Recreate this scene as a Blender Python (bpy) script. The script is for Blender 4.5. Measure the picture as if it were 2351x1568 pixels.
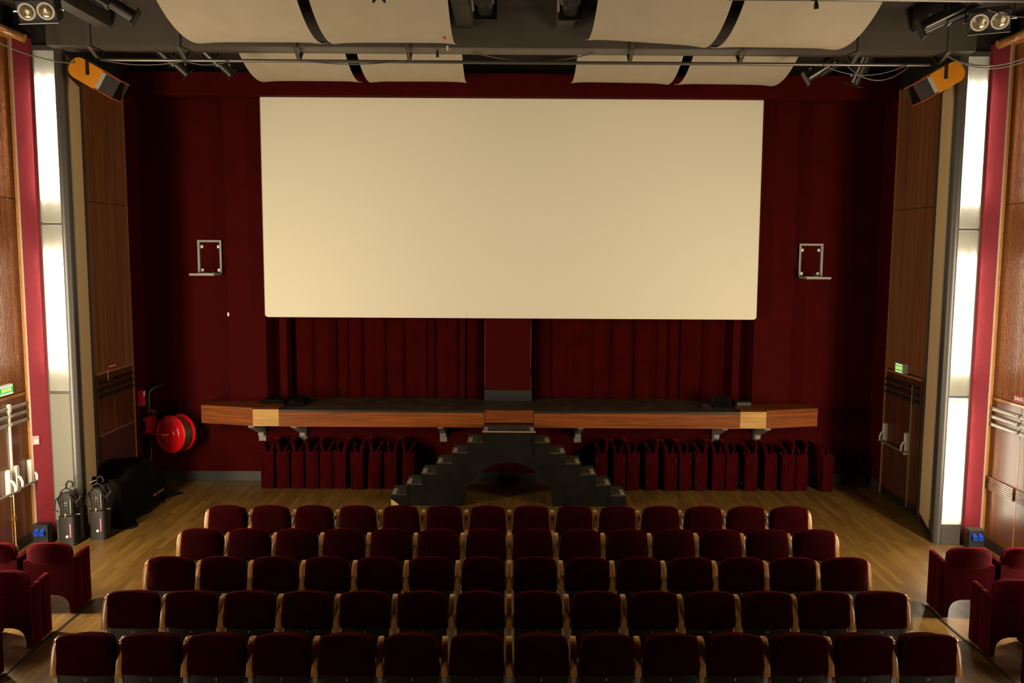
import bpy, bmesh, math, random
from mathutils import Vector, Matrix, Euler, Quaternion
random.seed(7)
for o in list(bpy.data.objects): bpy.data.objects.remove(o)
SC = bpy.context.scene
COL = SC.collection
pi, sin, cos = math.pi, math.sin, math.cos

# ------------------------------------------------------------------ camera
cd = bpy.data.cameras.new('camera'); cam = bpy.data.objects.new('camera', cd); COL.objects.link(cam)
PITCH, ROLL, YAW = .1034, .0059, .0030
fwd = Vector((sin(YAW)*cos(PITCH), cos(YAW)*cos(PITCH), -sin(PITCH)))
rt = Vector((cos(YAW), -sin(YAW), 0)); up = rt.cross(fwd)
r2 = cos(ROLL)*rt + sin(ROLL)*up; u2 = -sin(ROLL)*rt + cos(ROLL)*up
Mc = Matrix((r2, u2, -fwd)).transposed().to_4x4(); Mc.translation = Vector((-.0113, 0, 3.9202))
cam.matrix_world = Mc
cd.sensor_fit = 'HORIZONTAL'; cd.sensor_width = 36; cd.lens = 36*1964.8/2351; cd.clip_end = 200
SC.camera = cam
# ------------------------------------------------------------------ view, world, lights
SC.view_settings.view_transform = 'Standard'; SC.view_settings.look = 'None'
SC.view_settings.gamma = 1; SC.view_settings.use_curve_mapping = False
SC.view_settings.exposure = -0.07
SC.cycles.use_denoising = True
SC.cycles.max_bounces = 8; SC.cycles.diffuse_bounces = 4; SC.cycles.transparent_max_bounces = 8
SC.cycles.sample_clamp_indirect = 4; SC.cycles.caustics_reflective = False; SC.cycles.caustics_refractive = False
w = bpy.data.worlds.new('world'); SC.world = w; w.use_nodes = True
w.node_tree.nodes['Background'].inputs[0].default_value = (1, .75, .5, 1)
w.node_tree.nodes['Background'].inputs[1].default_value = .004

def area(name, loc, aim, sx, sy, power, col=(1, .85, .61), spread=180):
    l = bpy.data.lights.new(name, 'AREA'); l.shape = 'RECTANGLE'; l.size = sx; l.size_y = sy
    l.energy = power; l.color = col; l.spread = math.radians(spread)
    o = bpy.data.objects.new(name, l); COL.objects.link(o); o.location = loc
    o.rotation_euler = (Vector(aim)-Vector(loc)).to_track_quat('-Z', 'Y').to_euler()
    return o
# the auditorium's next pair of wall light columns, beside the seats and turned towards the stage
area('wall_lamp', (-6.1, 8.8, 2.2), (.2, 13.5, 2.1), .3, 3.8, 390)
area('wall_lamp', (6.1, 8.8, 2.2), (-.2, 13.5, 2.1), .3, 3.8, 315)
area('wall_lamp', (-6.1, 4.0, 2.6), (-2.5, 12, 2.3), .3, 4.6, 115)  # added dimmer pair further back, unseen, brightens the rear seat rows
area('wall_lamp', (6.1, 4.0, 2.6), (2.5, 12, 2.3), .3, 4.6, 100)
TUBE = 350.0

# ------------------------------------------------------------------ materials
def newmat(name):
    m = bpy.data.materials.new(name); m.use_nodes = True
    return m, m.node_tree, m.node_tree.nodes['Principled BSDF']
def M(name, col, rough=.6, metal=0, spec=.5, coat=0, sheen=None, noise=0, nscale=8, bump=0, emit=None, es=1):
    m, t, b = newmat(name)
    b.inputs['Base Color'].default_value = (*col, 1); b.inputs['Roughness'].default_value = rough
    b.inputs['Metallic'].default_value = metal; b.inputs['Specular IOR Level'].default_value = spec
    if coat: b.inputs['Coat Weight'].default_value = coat; b.inputs['Coat Roughness'].default_value = .15
    if sheen:
        b.inputs['Sheen Weight'].default_value = sheen[0]; b.inputs['Sheen Roughness'].default_value = sheen[1]
        b.inputs['Sheen Tint'].default_value = (*sheen[2], 1)
    if emit: b.inputs['Emission Color'].default_value = (*emit, 1); b.inputs['Emission Strength'].default_value = es
    if noise or bump:
        tc = t.nodes.new('ShaderNodeTexCoord'); n = t.nodes.new('ShaderNodeTexNoise')
        n.inputs['Scale'].default_value = nscale; n.inputs['Detail'].default_value = 6
        t.links.new(tc.outputs['Object'], n.inputs['Vector'])
        if noise:
            r = t.nodes.new('ShaderNodeValToRGB')
            r.color_ramp.elements[0].position = .3; r.color_ramp.elements[1].position = .7
            r.color_ramp.elements[0].color = (*[c*(1-noise) for c in col], 1)
            r.color_ramp.elements[1].color = (*[min(1, c*(1+noise)) for c in col], 1)
            t.links.new(n.outputs['Fac'], r.inputs['Fac']); t.links.new(r.outputs['Color'], b.inputs['Base Color'])
        if bump:
            bp = t.nodes.new('ShaderNodeBump'); bp.inputs['Strength'].default_value = bump; bp.inputs['Distance'].default_value = .01
            t.links.new(n.outputs['Fac'], bp.inputs['Height']); t.links.new(bp.outputs['Normal'], b.inputs['Normal'])
    return m
def wood(name, c1, c2, axis, rough=.4, coat=.2, scale=14, stretch=.06, dist=1.2, flat=False, spec=.5):
    m, t, b = newmat(name)
    tc = t.nodes.new('ShaderNodeTexCoord'); mp = t.nodes.new('ShaderNodeMapping')
    s = [scale]*3; s[axis] = scale*stretch
    if flat: s[1] = scale*stretch
    mp.inputs['Scale'].default_value = s
    n = t.nodes.new('ShaderNodeTexNoise'); n.inputs['Scale'].default_value = 1.6; n.inputs['Detail'].default_value = 8
    n.inputs['Distortion'].default_value = dist
    r = t.nodes.new('ShaderNodeValToRGB'); r.color_ramp.elements[0].position = .32; r.color_ramp.elements[1].position = .7
    r.color_ramp.elements[0].color = (*c1, 1); r.color_ramp.elements[1].color = (*c2, 1)
    t.links.new(tc.outputs['Object'], mp.inputs['Vector']); t.links.new(mp.outputs['Vector'], n.inputs['Vector'])
    t.links.new(n.outputs['Fac'], r.inputs['Fac']); t.links.new(r.outputs['Color'], b.inputs['Base Color'])
    b.inputs['Specular IOR Level'].default_value = spec
    b.inputs['Roughness'].default_value = rough; b.inputs['Coat Weight'].default_value = coat; b.inputs['Coat Roughness'].default_value = .2
    return m
def floor_mat():
    m, t, b = newmat('oak_strip_floor')
    tc = t.nodes.new('ShaderNodeTexCoord'); mp = t.nodes.new('ShaderNodeMapping')
    mp.inputs['Rotation'].default_value = (0, 0, pi/2)
    br = t.nodes.new('ShaderNodeTexBrick'); br.inputs['Scale'].default_value = 1
    br.inputs['Brick Width'].default_value = 1.1; br.inputs['Row Height'].default_value = .085
    br.inputs['Mortar Size'].default_value = .0016; br.inputs['Mortar Smooth'].default_value = .3; br.inputs['Bias'].default_value = 0
    br.offset = .37
    br.inputs['Color1'].default_value = (.190, .106, .022, 1); br.inputs['Color2'].default_value = (.125, .064, .0125, 1)
    br.inputs['Mortar'].default_value = (.045, .02, .006, 1)
    n = t.nodes.new('ShaderNodeTexNoise'); n.inputs['Scale'].default_value = 3; n.inputs['Detail'].default_value = 8
    mp2 = t.nodes.new('ShaderNodeMapping'); mp2.inputs['Scale'].default_value = (9, .8, 1)
    mx = t.nodes.new('ShaderNodeMixRGB'); mx.blend_type = 'MULTIPLY'; mx.inputs['Fac'].default_value = .55
    r = t.nodes.new('ShaderNodeValToRGB'); r.color_ramp.elements[0].position = .3; r.color_ramp.elements[1].position = .68
    r.color_ramp.elements[0].color = (.5, .45, .4, 1); r.color_ramp.elements[1].color = (1.15, 1.12, 1.05, 1)
    for a, c in ((tc.outputs['Object'], mp.inputs['Vector']), (mp.outputs['Vector'], br.inputs['Vector']),
                 (tc.outputs['Object'], mp2.inputs['Vector']), (mp2.outputs['Vector'], n.inputs['Vector']),
                 (n.outputs['Fac'], r.inputs['Fac']), (br.outputs['Color'], mx.inputs['Color1']),
                 (r.outputs['Color'], mx.inputs['Color2']), (mx.outputs['Color'], b.inputs['Base Color'])):
        t.links.new(a, c)
    n2 = t.nodes.new('ShaderNodeTexNoise'); n2.inputs['Scale'].default_value = 2.2; n2.inputs['Detail'].default_value = 5
    mr = t.nodes.new('ShaderNodeMapRange'); mr.inputs['To Min'].default_value = .28; mr.inputs['To Max'].default_value = .52
    t.links.new(tc.outputs['Object'], n2.inputs['Vector']); t.links.new(n2.outputs['Fac'], mr.inputs['Value']); t.links.new(mr.outputs['Result'], b.inputs['Roughness'])
    bp = t.nodes.new('ShaderNodeBump'); bp.inputs['Strength'].default_value = .25; bp.inputs['Distance'].default_value = .003; bp.invert = True
    t.links.new(br.outputs['Fac'], bp.inputs['Height']); t.links.new(bp.outputs['Normal'], b.inputs['Normal'])
    return m
def screen_mat():
    m, t, b = newmat('cream_screen_fabric')
    tc = t.nodes.new('ShaderNodeTexCoord'); sp = t.nodes.new('ShaderNodeSeparateXYZ')
    t.links.new(tc.outputs['Object'], sp.inputs['Vector'])
    # an old yellowed stain band along the top of the cloth
    r = t.nodes.new('ShaderNodeValToRGB'); cr = r.color_ramp
    base = (.80, .74, .575, 1); st = (.76, .66, .34, 1)
    mr = t.nodes.new('ShaderNodeMapRange'); mr.inputs['From Min'].default_value = 6.0; mr.inputs['From Max'].default_value = 6.4
    t.links.new(sp.outputs['Z'], mr.inputs['Value'])
    n = t.nodes.new('ShaderNodeTexNoise'); n.inputs['Scale'].default_value = 2; n.inputs['Detail'].default_value = 6
    t.links.new(tc.outputs['Object'], n.inputs['Vector'])
    ad = t.nodes.new('ShaderNodeMath'); ad.operation = 'MULTIPLY_ADD'; ad.inputs[1].default_value = .16; 
    t.links.new(n.outputs['Fac'], ad.inputs[0]); t.links.new(mr.outputs['Result'], ad.inputs[2])
    cr.elements[0].position = .15; cr.elements[0].color = base; cr.elements[1].position = .95; cr.elements[1].color = base
    for p, c in ((.27, st), (.60, st), (.74, base)):
        e = cr.elements.new(p); e.color = c
    t.links.new(ad.outputs[0], r.inputs['Fac']); t.links.new(r.outputs['Color'], b.inputs['Base Color'])
    b.inputs['Roughness'].default_value = .9; b.inputs['Specular IOR Level'].default_value = .15
    return m
def diffuser_mat():
    m = bpy.data.materials.new('opal_glass'); m.use_nodes = True; t = m.node_tree
    t.nodes.remove(t.nodes['Principled BSDF']); out = t.nodes['Material Output']
    a = t.nodes.new('ShaderNodeBsdfTranslucent'); a.inputs['Color'].default_value = (.14, .14, .13, 1)
    d = t.nodes.new('ShaderNodeBsdfDiffuse'); d.inputs['Color'].default_value = (.60, .57, .46, 1)
    tr = t.nodes.new('ShaderNodeBsdfTransparent'); tr.inputs['Color'].default_value = (1, 1, 1, 1)
    m1 = t.nodes.new('ShaderNodeMixShader'); m1.inputs[0].default_value = .35
    m2 = t.nodes.new('ShaderNodeMixShader'); m2.inputs[0].default_value = .25
    t.links.new(a.outputs[0], m1.inputs[1]); t.links.new(d.outputs[0], m1.inputs[2])
    t.links.new(m1.outputs[0], m2.inputs[1]); t.links.new(tr.outputs[0], m2.inputs[2]); t.links.new(m2.outputs[0], out.inputs[0])
    return m

VELVET = M('red_velvet', (.018, .0003, .0007), .9, spec=.03, sheen=(.16, .35, (.75, .02, .04)), noise=.25, nscale=5, bump=.05)
VELVET2 = M('armchair_red_velvet', (.040, .0007, .0020), .9, spec=.04, sheen=(.36, .3, (.9, .04, .10)), noise=.25, nscale=6, bump=.05)
CURTAIN = M('curtain_velvet', (.040, .0014, .0010), .95, spec=.04, sheen=(.25, .35, (.8, .035, .02)), noise=.2, nscale=4)
WALLRED = M('red_wall_cloth', (.045, .0010, .0007), .85, spec=.07, noise=.12, nscale=3)
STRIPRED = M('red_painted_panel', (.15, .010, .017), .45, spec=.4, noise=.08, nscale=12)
GLOSSRED = M('red_enamel', (.55, .004, .008), .25, coat=.6)
DARK = M('dark_brown_paint', (.045, .034, .024), .6, noise=.1, nscale=2)
BEAM = M('grey_brown_beam_paint', (.075, .060, .046), .5, noise=.08, nscale=2)
BLACK = M('black_paint', (.012, .011, .009), .5)
BLACKMET = M('black_metal', (.018, .015, .012), .4, spec=.35)
MATBLACK = M('black_cloth', (.007, .006, .0045), 1, spec=.03)
GREY = M('grey_column_paint', (.060, .052, .044), .35)
GREYMET = M('grey_steel', (.30, .28, .24), .4, metal=.6)
BRACKETGREY = M('grey_bracket_paint', (.26, .235, .19), .5)
SKIRT = M('dark_grey_skirting', (.028, .023, .017), .5)
EDGEGLINT = M('pale_worn_edge', (.34, .27, .18), .3)  # reflection on the frame edge put into the colour
PIPEMET = M('dull_pipe_steel', (.16, .14, .12), .35, metal=.7)
CHROME = M('chrome', (.7, .68, .62), .15, metal=1)
ALU = M('cast_aluminium', (.42, .40, .37), .4, metal=.5)
WHITEMET = M('cream_enamel', (.72, .68, .58), .35)
BRASS = M('brass', (.6, .42, .16), .3, metal=.9)
BEIGE = wood('beige_ribbed_panel', (.66, .47, .24), (.76, .55, .29), 2, .7, 0, 30, .02)
CANOPY = M('cream_canopy_board', (.375, .310, .222), .8, spec=.12, noise=.05, nscale=3)
CANOPYBACK = M('canopy_back', (.03, .025, .02), .8)
WALLWOOD = wood('brown_wall_veneer', (.16, .046, .011), (.29, .098, .025), 2, .36, .3, 10, .03, .25)
DOORWOOD = wood('mahogany_door_veneer', (.10, .028, .0075), (.165, .053, .014), 2, .36, .3, 7, .06, .4)
TRIMWOOD = wood('polished_trim_wood', (.30, .115, .030), (.42, .18, .05), 1, .25, .6, 12, .05)
STAGEWOOD = wood('orange_stage_veneer', (.125, .027, .0022), (.28, .072, .0065), 0, .55, 0, 16, .035, 1.2, True, .2)
STAGEWOOD2 = wood('reddish_stage_veneer', (.11, .022, .002), (.23, .055, .005), 0, .55, 0, 16, .035, 1.2, False, .2)
PALEWOOD = wood('pale_stage_veneer', (.38, .19, .048), (.56, .31, .088), 0, .5, 0, 16, .035, 1.2, False, .2)
SHADEDDOOR = wood('dark_stage_door_veneer', (.060, .016, .004), (.10, .030, .008), 2, .42, .1, 7, .06, .4)  # darker copy of the door veneer, shade beside the stage painted in
ARMWOOD = wood('varnished_armrest_wood', (.34, .14, .038), (.46, .21, .062), 1, .22, .8, 10, .1)
DECK = M('black_stage_deck', (.045, .036, .020), .45, noise=.5, nscale=5)
STAIR = M('black_stair_paint', (.0075, .006, .0035), .8, spec=.10, noise=.35, nscale=4)
TREAD = M('dark_grey_tread', (.052, .045, .032), .75, spec=.15, noise=.3, nscale=9)
TAPE = M('grey_tape', (.30, .26, .20), .7)
CHIP = M('bare_chipped_wood', (.55, .36, .12), .7)
ORANGE = M('orange_enamel', (.60, .205, .005), .45)
RUST = M('rust_red_enamel', (.30, .05, .010), .5)
SILVER = M('ribbed_reflector', (.62, .60, .50), .3, metal=.4)
HOSE = M('green_hose', (.060, .070, .022), .5)
BLUE = M('blue_plastic', (.015, .06, .42), .35)
TUBE_ON = M('fluorescent_tube', (1, 1, 1), emit=(1, .90, .70), es=TUBE)
TUBE_OFF = M('unlit_tube', (.8, .8, .78), .3)
WHITEBOX = M('white_reflector', (.42, .41, .38), .6)
OPAL = diffuser_mat()
SIGNRED = M('red_sign', (.30, .012, .016), .5)
SIGNWHITE = M('white_lettering', (.75, .70, .62), .6)
SIGNGREEN = M('lit_green_sign', (.02, .25, .04), emit=(.10, .75, .12), es=.55)
SIGNYELLOW = M('lit_sign_lettering', (.9, .8, .3), emit=(1, .85, .25), es=.9)
SIGNLIT = M('lit_sign_edge', (.9, .9, .8), emit=(1, 1, .85), es=.9)
LAMPRING = M('cream_lamp_ring', (.62, .52, .44), .4)
LENS = M('faceted_lamp_glass', (.42, .36, .22), .12, metal=.6, noise=.5, nscale=40, bump=.4)
WIRE = M('grey_cable', (.10, .09, .08), .5)
PINK = M('pink_scale', (.55, .18, .30), .5)
NUMWHITE = M('white_seat_numerals', (.42, .42, .38), .6)
FLOOR = floor_mat()
SCREEN = screen_mat()

# ------------------------------------------------------------------ mesh helpers
class MB:
    def __init__(s): s.v = []; s.f = []
    def add(s, vs, fs, T=None):
        n = len(s.v)
        s.v += [(T @ Vector(p)) if T else Vector(p) for p in vs]
        s.f += [[i+n for i in f] for f in fs]; return s
    def box(s, x0, x1, y0, y1, z0, z1, T=None):
        vs = [(x, y, z) for z in (z0, z1) for y in (y0, y1) for x in (x0, x1)]
        return s.add(vs, [(0, 2, 3, 1), (4, 5, 7, 6), (0, 1, 5, 4), (1, 3, 7, 5), (3, 2, 6, 7), (2, 0, 4, 6)], T)
    def prism(s, pts, ax, a, b, T=None):
        # pts in the plane perpendicular to ax; ax 0: (y,z), 1: (x,z), 2: (x,y)
        def P(p, h): return {0: (h, p[0], p[1]), 1: (p[0], h, p[1]), 2: (p[0], p[1], h)}[ax]
        n = len(pts); vs = [P(p, a) for p in pts]+[P(p, b) for p in pts]
        fs = [list(range(n))[::-1], list(range(n, 2*n))]+[(i, (i+1) % n, n+(i+1) % n, n+i) for i in range(n)]
        return s.add(vs, fs, T)
    def tube(s, path, r, n=8, closed=False, T=None):
        path = [Vector(p) for p in path]; m = len(path); vs = []; fs = []
        rr = r if isinstance(r, (list, tuple)) else [r]*m
        nrm = None
        for i, p in enumerate(path):
            a = path[(i-1) % m] if (closed or i > 0) else p; b = path[(i+1) % m] if (closed or i < m-1) else p
            t = (b-a).normalized()
            if nrm is None:
                nrm = t.orthogonal().normalized()
            else:
                nrm = (nrm - t*nrm.dot(t));  nrm = nrm.normalized() if nrm.length > 1e-6 else t.orthogonal().normalized()
            bn = t.cross(nrm)
            for k in range(n):
                q = 2*pi*k/n; vs.append(p+rr[i]*(cos(q)*nrm+sin(q)*bn))
        for i in range(m if closed else m-1):
            j = (i+1) % m
            for k in range(n): fs.append((i*n+k, i*n+(k+1) % n, j*n+(k+1) % n, j*n+k))
        if not closed: fs += [list(range(n))[::-1], list(range((m-1)*n, m*n))]
        return s.add(vs, fs, T)
    def lathe(s, prof, n=24, T=None):   # (r, h) about local z
        vs = []; fs = []; m = len(prof)
        for r, h in prof:
            for k in range(n): vs.append((r*cos(2*pi*k/n), r*sin(2*pi*k/n), h))
        for i in range(m-1):
            for k in range(n): fs.append((i*n+k, i*n+(k+1) % n, (i+1)*n+(k+1) % n, (i+1)*n+k))
        fs += [list(range(n))[::-1], list(range((m-1)*n, m*n))]
        return s.add(vs, fs, T)
    def pad(s, hw, zb, zt, yf, bow, th, nu=16, nv=10, rnd=5, H=None, Hb=0, T=None, dome=0, taper=0):
        # upholstered pad: columns between zb and a rounded top; yf(z) gives the centre line, bow bends it in plan
        H = (zt-zb)*.35 if H is None else H
        fr = []; bk = []
        for i in range(nu+1):
            u = -1+2*i/nu; u = math.copysign(abs(u)**.7, u) if u else 0
            fall = (1-dome)*(1-(max(0, 1-abs(u)**rnd))**(1/rnd))+dome*u*u
            a = zb+Hb*fall; b = zt-H*fall
            for j in range(nv+1):
                t = j/nv; z = a+(b-a)*t
                y = yf(z)-bow*(1-u*u)
                k = (1-abs(u)**10)*(1-abs(2*t-1)**10); d = th*(.28+.22*k)
                xx = u*hw*(1-taper*(z-zb)/(zt-zb)); fr.append((xx, y+d, z)); bk.append((xx, y-d, z))
        n = len(fr); w_ = nv+1; fs = []
        for i in range(nu):
            for j in range(nv):
                q = (i*w_+j, i*w_+j+1, (i+1)*w_+j+1, (i+1)*w_+j)
                fs.append(q); fs.append(tuple(n+x for x in q[::-1]))
        ring = [j for j in range(w_)]+[i*w_+nv for i in range(1, nu+1)]+[nu*w_+j for j in range(nv-1, -1, -1)]+[i*w_ for i in range(nu-1, 0, -1)]
        for a, b in zip(ring, ring[1:]+ring[:1]): fs.append((b, a, n+a, n+b))
        return s.add(fr+bk, fs, T)
    def sweep(s, path, wds, th, T=None):   # rectangular bent board: path of (y,z), width along x
        n = len(path); vs = []; fs = []
        for i, (y, z) in enumerate(path):
            a = path[max(0, i-1)]; b = path[min(n-1, i+1)]
            t = Vector((b[0]-a[0], b[1]-a[1])).normalized(); nn = Vector((-t.y, t.x))
            w2 = wds[i]/2 if isinstance(wds, (list, tuple)) else wds/2
            for sx in (-1, 1):
                for sn in (0, 1): vs.append((sx*w2, y+nn.x*th*sn, z+nn.y*th*sn))
        for i in range(n-1):
            o = i*4; q = o+4
            fs += [(o, o+1, q+1, q), (o+1, o+3, q+3, q+1), (o+3, o+2, q+2, q+3), (o+2, o, q, q+2)]
        fs += [(0, 2, 3, 1), (4*n-4, 4*n-3, 4*n-1, 4*n-2)]
        return s.add(vs, fs, T)
    def mesh(s, name, mat, bevel=0, seg=2, smooth=False, off=None):
        me = bpy.data.meshes.new(name); bm = bmesh.new()
        vv = [bm.verts.new(p - off if off is not None else p) for p in s.v]
        for f in s.f:
            try: bm.faces.new([vv[i] for i in f])
            except ValueError: pass
        bmesh.ops.recalc_face_normals(bm, faces=bm.faces)
        if bevel:
            es = [e for e in bm.edges if len(e.link_faces) == 2 and e.calc_face_angle(0) > .6]
            bmesh.ops.bevel(bm, geom=es, offset=bevel, segments=seg, affect='EDGES', profile=.5)
        if smooth:
            for f in bm.faces: f.smooth = True
            for e in bm.edges:
                if len(e.link_faces) == 2 and e.calc_face_angle(0) > .75: e.smooth = False
        bm.to_mesh(me); bm.free()
        me.materials.append(mat); return me
    def build(s, name, mat, parent=None, world=True, **k):
        off = None
        if parent is not None and world: off = root_loc(parent)
        o = bpy.data.objects.new(name, s.mesh(name, mat, off=off, **k)); COL.objects.link(o)
        if parent is not None: o.parent = parent
        return o
def root_loc(p):
    l = Vector((0, 0, 0))
    while p is not None: l = l + p.location; p = p.parent
    return l
def thing(name, label, cat, loc=(0, 0, 0), rot=(0, 0, 0), group=None):
    o = bpy.data.objects.new(name, None); COL.objects.link(o); o.empty_display_size = .1
    o.location = loc; o.rotation_euler = rot
    o['label'] = label; o['category'] = cat
    if group: o['group'] = group
    return o
def tag(o, label, cat, group=None):
    o['label'] = label; o['category'] = cat
    if group: o['group'] = group
    return o
def struct(o, label=None, cat=None):
    o['kind'] = 'structure'
    if label: o['label'] = label
    if cat: o['category'] = cat
    return o
def sroot(name, label, cat, loc):
    o = bpy.data.objects.new(name, None); COL.objects.link(o); o.location = loc; o.empty_display_size = .1
    return struct(o, label, cat)
def dup(root, loc, rot=None, label=None, group=None):
    r = root.copy(); COL.objects.link(r); r.location = loc
    if rot is not None: r.rotation_euler = rot
    if label: r['label'] = label
    if group: r['group'] = group
    for ch in list(root.children):
        c = ch.copy(); COL.objects.link(c); c.parent = r
        for g in list(ch.children):
            d = g.copy(); COL.objects.link(d); d.parent = c
    return r
def text_mesh(txt, size, mat, ext=.002, T=None, align='CENTER'):
    c = bpy.data.curves.new('lettering', 'FONT'); c.body = txt; c.size = size; c.extrude = ext; c.align_x = align; c.align_y = 'CENTER'
    c.resolution_u = 2
    o = bpy.data.objects.new('lettering', c); COL.objects.link(o)
    dg = bpy.context.evaluated_depsgraph_get(); me = bpy.data.meshes.new_from_object(o.evaluated_get(dg))
    bpy.data.objects.remove(o); bpy.data.curves.remove(c)
    if T is not None: me.transform(T)
    me.materials.clear(); me.materials.append(mat); return me
def frame(xd, yd, loc=(0, 0, 0)):   # reading direction xd, up yd
    x = Vector(xd).normalized(); y = Vector(yd).normalized(); z = x.cross(y)
    m = Matrix((x, y, z)).transposed().to_4x4(); m.translation = Vector(loc); return m
def meshobj(name, me, parent=None):
    o = bpy.data.objects.new(name, me); COL.objects.link(o)
    if parent is not None: o.parent = parent
    return o
def arc(cx, cy, r, a0, a1, n):
    return [(cx+r*cos(a0+(a1-a0)*i/n), cy+r*sin(a0+(a1-a0)*i/n)) for i in range(n+1)]
def aim(fx, upv=(0, 0, 1)):      # rotation taking local +X to fx
    x = Vector(fx).normalized(); y = Vector(upv).cross(x).normalized(); z = x.cross(y)
    return Matrix((x, y, z)).transposed().to_euler()
ORD = ['first', 'second', 'third', 'fourth', 'fifth', 'sixth', 'seventh', 'eighth', 'ninth', 'tenth', 'eleventh', 'twelfth', 'thirteenth', 'fourteenth']

# ------------------------------------------------------------------ room shell
BW = 14.39
struct(MB().box(-7.2, 7.2, -3, 15.6, -.1, 0).build('floor', FLOOR))
struct(MB().box(-7.2, 7.2, -3, 15.6, 7.0, 7.1).build('ceiling', DARK))
# back wall with the stage opening
b = MB().box(-6.3, -4.08, BW, BW+.9, 0, 7.0).box(4.08, 6.3, BW, BW+.9, 0, 7.0)
b.box(-4.08, 4.08, BW, BW+.9, 0, 1.3).box(-4.08, 4.08, BW, BW+.9, 6.35, 7.0).box(-4.08, 4.08, BW+.85, BW+.95, 1.3, 6.35)
wb = struct(b.build('wall_back', WALLRED))
b = MB()
for s in (-1, 1):
    lo, hi = sorted((s*4.08, s*4.70))
    b.box(lo, hi, 14.25, BW-.002, 1.33, 6.44)
struct(b.build('trim_1', WALLRED), 'raised red panels flanking the screen', 'wall panel')
b = MB()
for s in (-1, 1):
    lo, hi = sorted((s*3.83, s*4.10)); b.box(lo, hi, 14.60, 14.70, 1.38, 6.3)
struct(b.build('trim_2', WALLRED), 'red inner jambs of the stage opening', 'jamb')
struct(MB().box(-6.12, 6.12, 13.92, BW-.002, 6.385, 6.745).build('trim_3', WALLRED, bevel=.01), 'red header box above the screen', 'header')
struct(MB().box(-6.15, 6.15, BW-.04, BW-.002, 6.76, 7.0).build('trim_4', DARK), 'black strip above the red header', 'trim')
struct(MB().box(-6.14, 6.14, BW-.02, BW-.001, .002, .17).build('baseboard_back', SKIRT), 'grey skirting along the back wall', 'baseboard')
# ceiling beam
struct(MB().box(-5.87, 5.87, 11.13, 11.18, 6.49, 7.0).box(-5.87, 5.87, 11.181, 11.5, 6.49, 6.52).box(-5.87, 5.87, 11.30, 11.34, 6.52, 7.0).build('trim_5', BEAM),
       'dark steel ceiling beam in front of the stage', 'beam')
b = MB()
for x0, x1 in ((-5.21, -5.03), (5.03, 5.21), (-.69, -.49), (.55, .76)): b.box(x0, x1, 6.0, 11.1, 6.70, 6.998)
struct(b.build('trim_6', DARK), 'boxed ribs running along the ceiling', 'rib')

def ribbed(x, y0, y1, z0, z1, sgn, pitch=.03, d=.013):
    b = MB(); n = int((y1-y0)/pitch); pts = []
    for i in range(n):
        y = y0+i*pitch; pts += [(x, y), (x-sgn*d, y+pitch*.25), (x-sgn*d, y+pitch*.62), (x, y+pitch*.85)]
    pts += [(x, y0+n*pitch), (x+sgn*.02, y0+n*pitch), (x+sgn*.02, y0)]
    b.prism(pts, 2, z0, z1); return b
for s, side in ((-1, 'left'), (1, 'right')):
    def bx(mb, xa, xb, *r):
        lo, hi = sorted((s*xa, s*xb)); return mb.box(lo, hi, *r)
    # ---- wall of the auditorium nearer the camera, and wall beside the stage
    b = MB(); bx(b, 6.47, 7.0, -3, 11.35, 0, 7.0); bx(b, 6.18, 7.0, 11.35, BW, 0, 7.0); bx(b, 5.88, 6.18, 11.36, 11.6, 6.54, 6.998)
    w_ = struct(b.build('wall_'+side, BLACK))
    q = ribbed(s*6.45, 6.0, 11.3, 2.06, 4.575, s).build('fluted_panel', WALLWOOD, w_)
    q = ribbed(s*6.45, 6.0, 11.3, 4.585, 6.60, s).build('fluted_panel', WALLWOOD, w_)
    b = MB(); bx(b, 6.43, 6.47, -3, 6.0, 0, 6.6); b.build('plain_panel', WALLWOOD, w_)
    # polished rail running along the top of the panelling
    MB().tube([(s*6.43, -3, 6.70), (s*6.43, 10.55, 6.71), (s*6.40, 10.85, 6.69), (s*6.30, 11.03, 6.63), (s*6.10, 11.06, 6.55)], .055, 12).build('top_rail', TRIMWOOD, w_, smooth=True)
    b = MB(); bx(b, 6.38, 6.47, -3, 11.28, 6.595, 6.655); b.build('top_moulding', TRIMWOOD, w_, bevel=.008)
    # wooden jamb, pale strip painting in the glint on its edge, red return panel
    b = MB(); bx(b, 6.375, 6.47, 11.26, 11.32, 0, 6.62); b.build('jamb', TRIMWOOD, w_, bevel=.008)
    b = MB(); bx(b, 6.345, 6.375, 11.20, 11.32, 0, 6.62); b.build('pale_edge', EDGEGLINT, w_, bevel=.006)
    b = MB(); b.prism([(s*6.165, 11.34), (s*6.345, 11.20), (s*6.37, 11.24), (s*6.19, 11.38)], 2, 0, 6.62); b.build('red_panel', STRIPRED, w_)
    # wood and red cloth wall beside the stage
    ribbed(s*6.16, 12.60, 13.83, 2.10, 4.62, s).build('fluted_panel', WALLWOOD, w_)
    ribbed(s*6.16, 12.60, 13.83, 4.63, 6.50, s).build('fluted_panel', WALLWOOD, w_)
    b = MB(); bx(b, 6.14, 6.18, 13.83, 13.88, 0, 6.52); b.build('edge_moulding', TRIMWOOD, w_, bevel=.008)
    b = MB(); bx(b, 6.15, 6.18, 13.88, BW, .17, 6.95); b.build('red_panel', WALLRED, w_)
    b = MB(); bx(b, 6.14, 6.18, 13.88, BW, .002, .17); b.build('skirting', SKIRT, w_)

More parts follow.
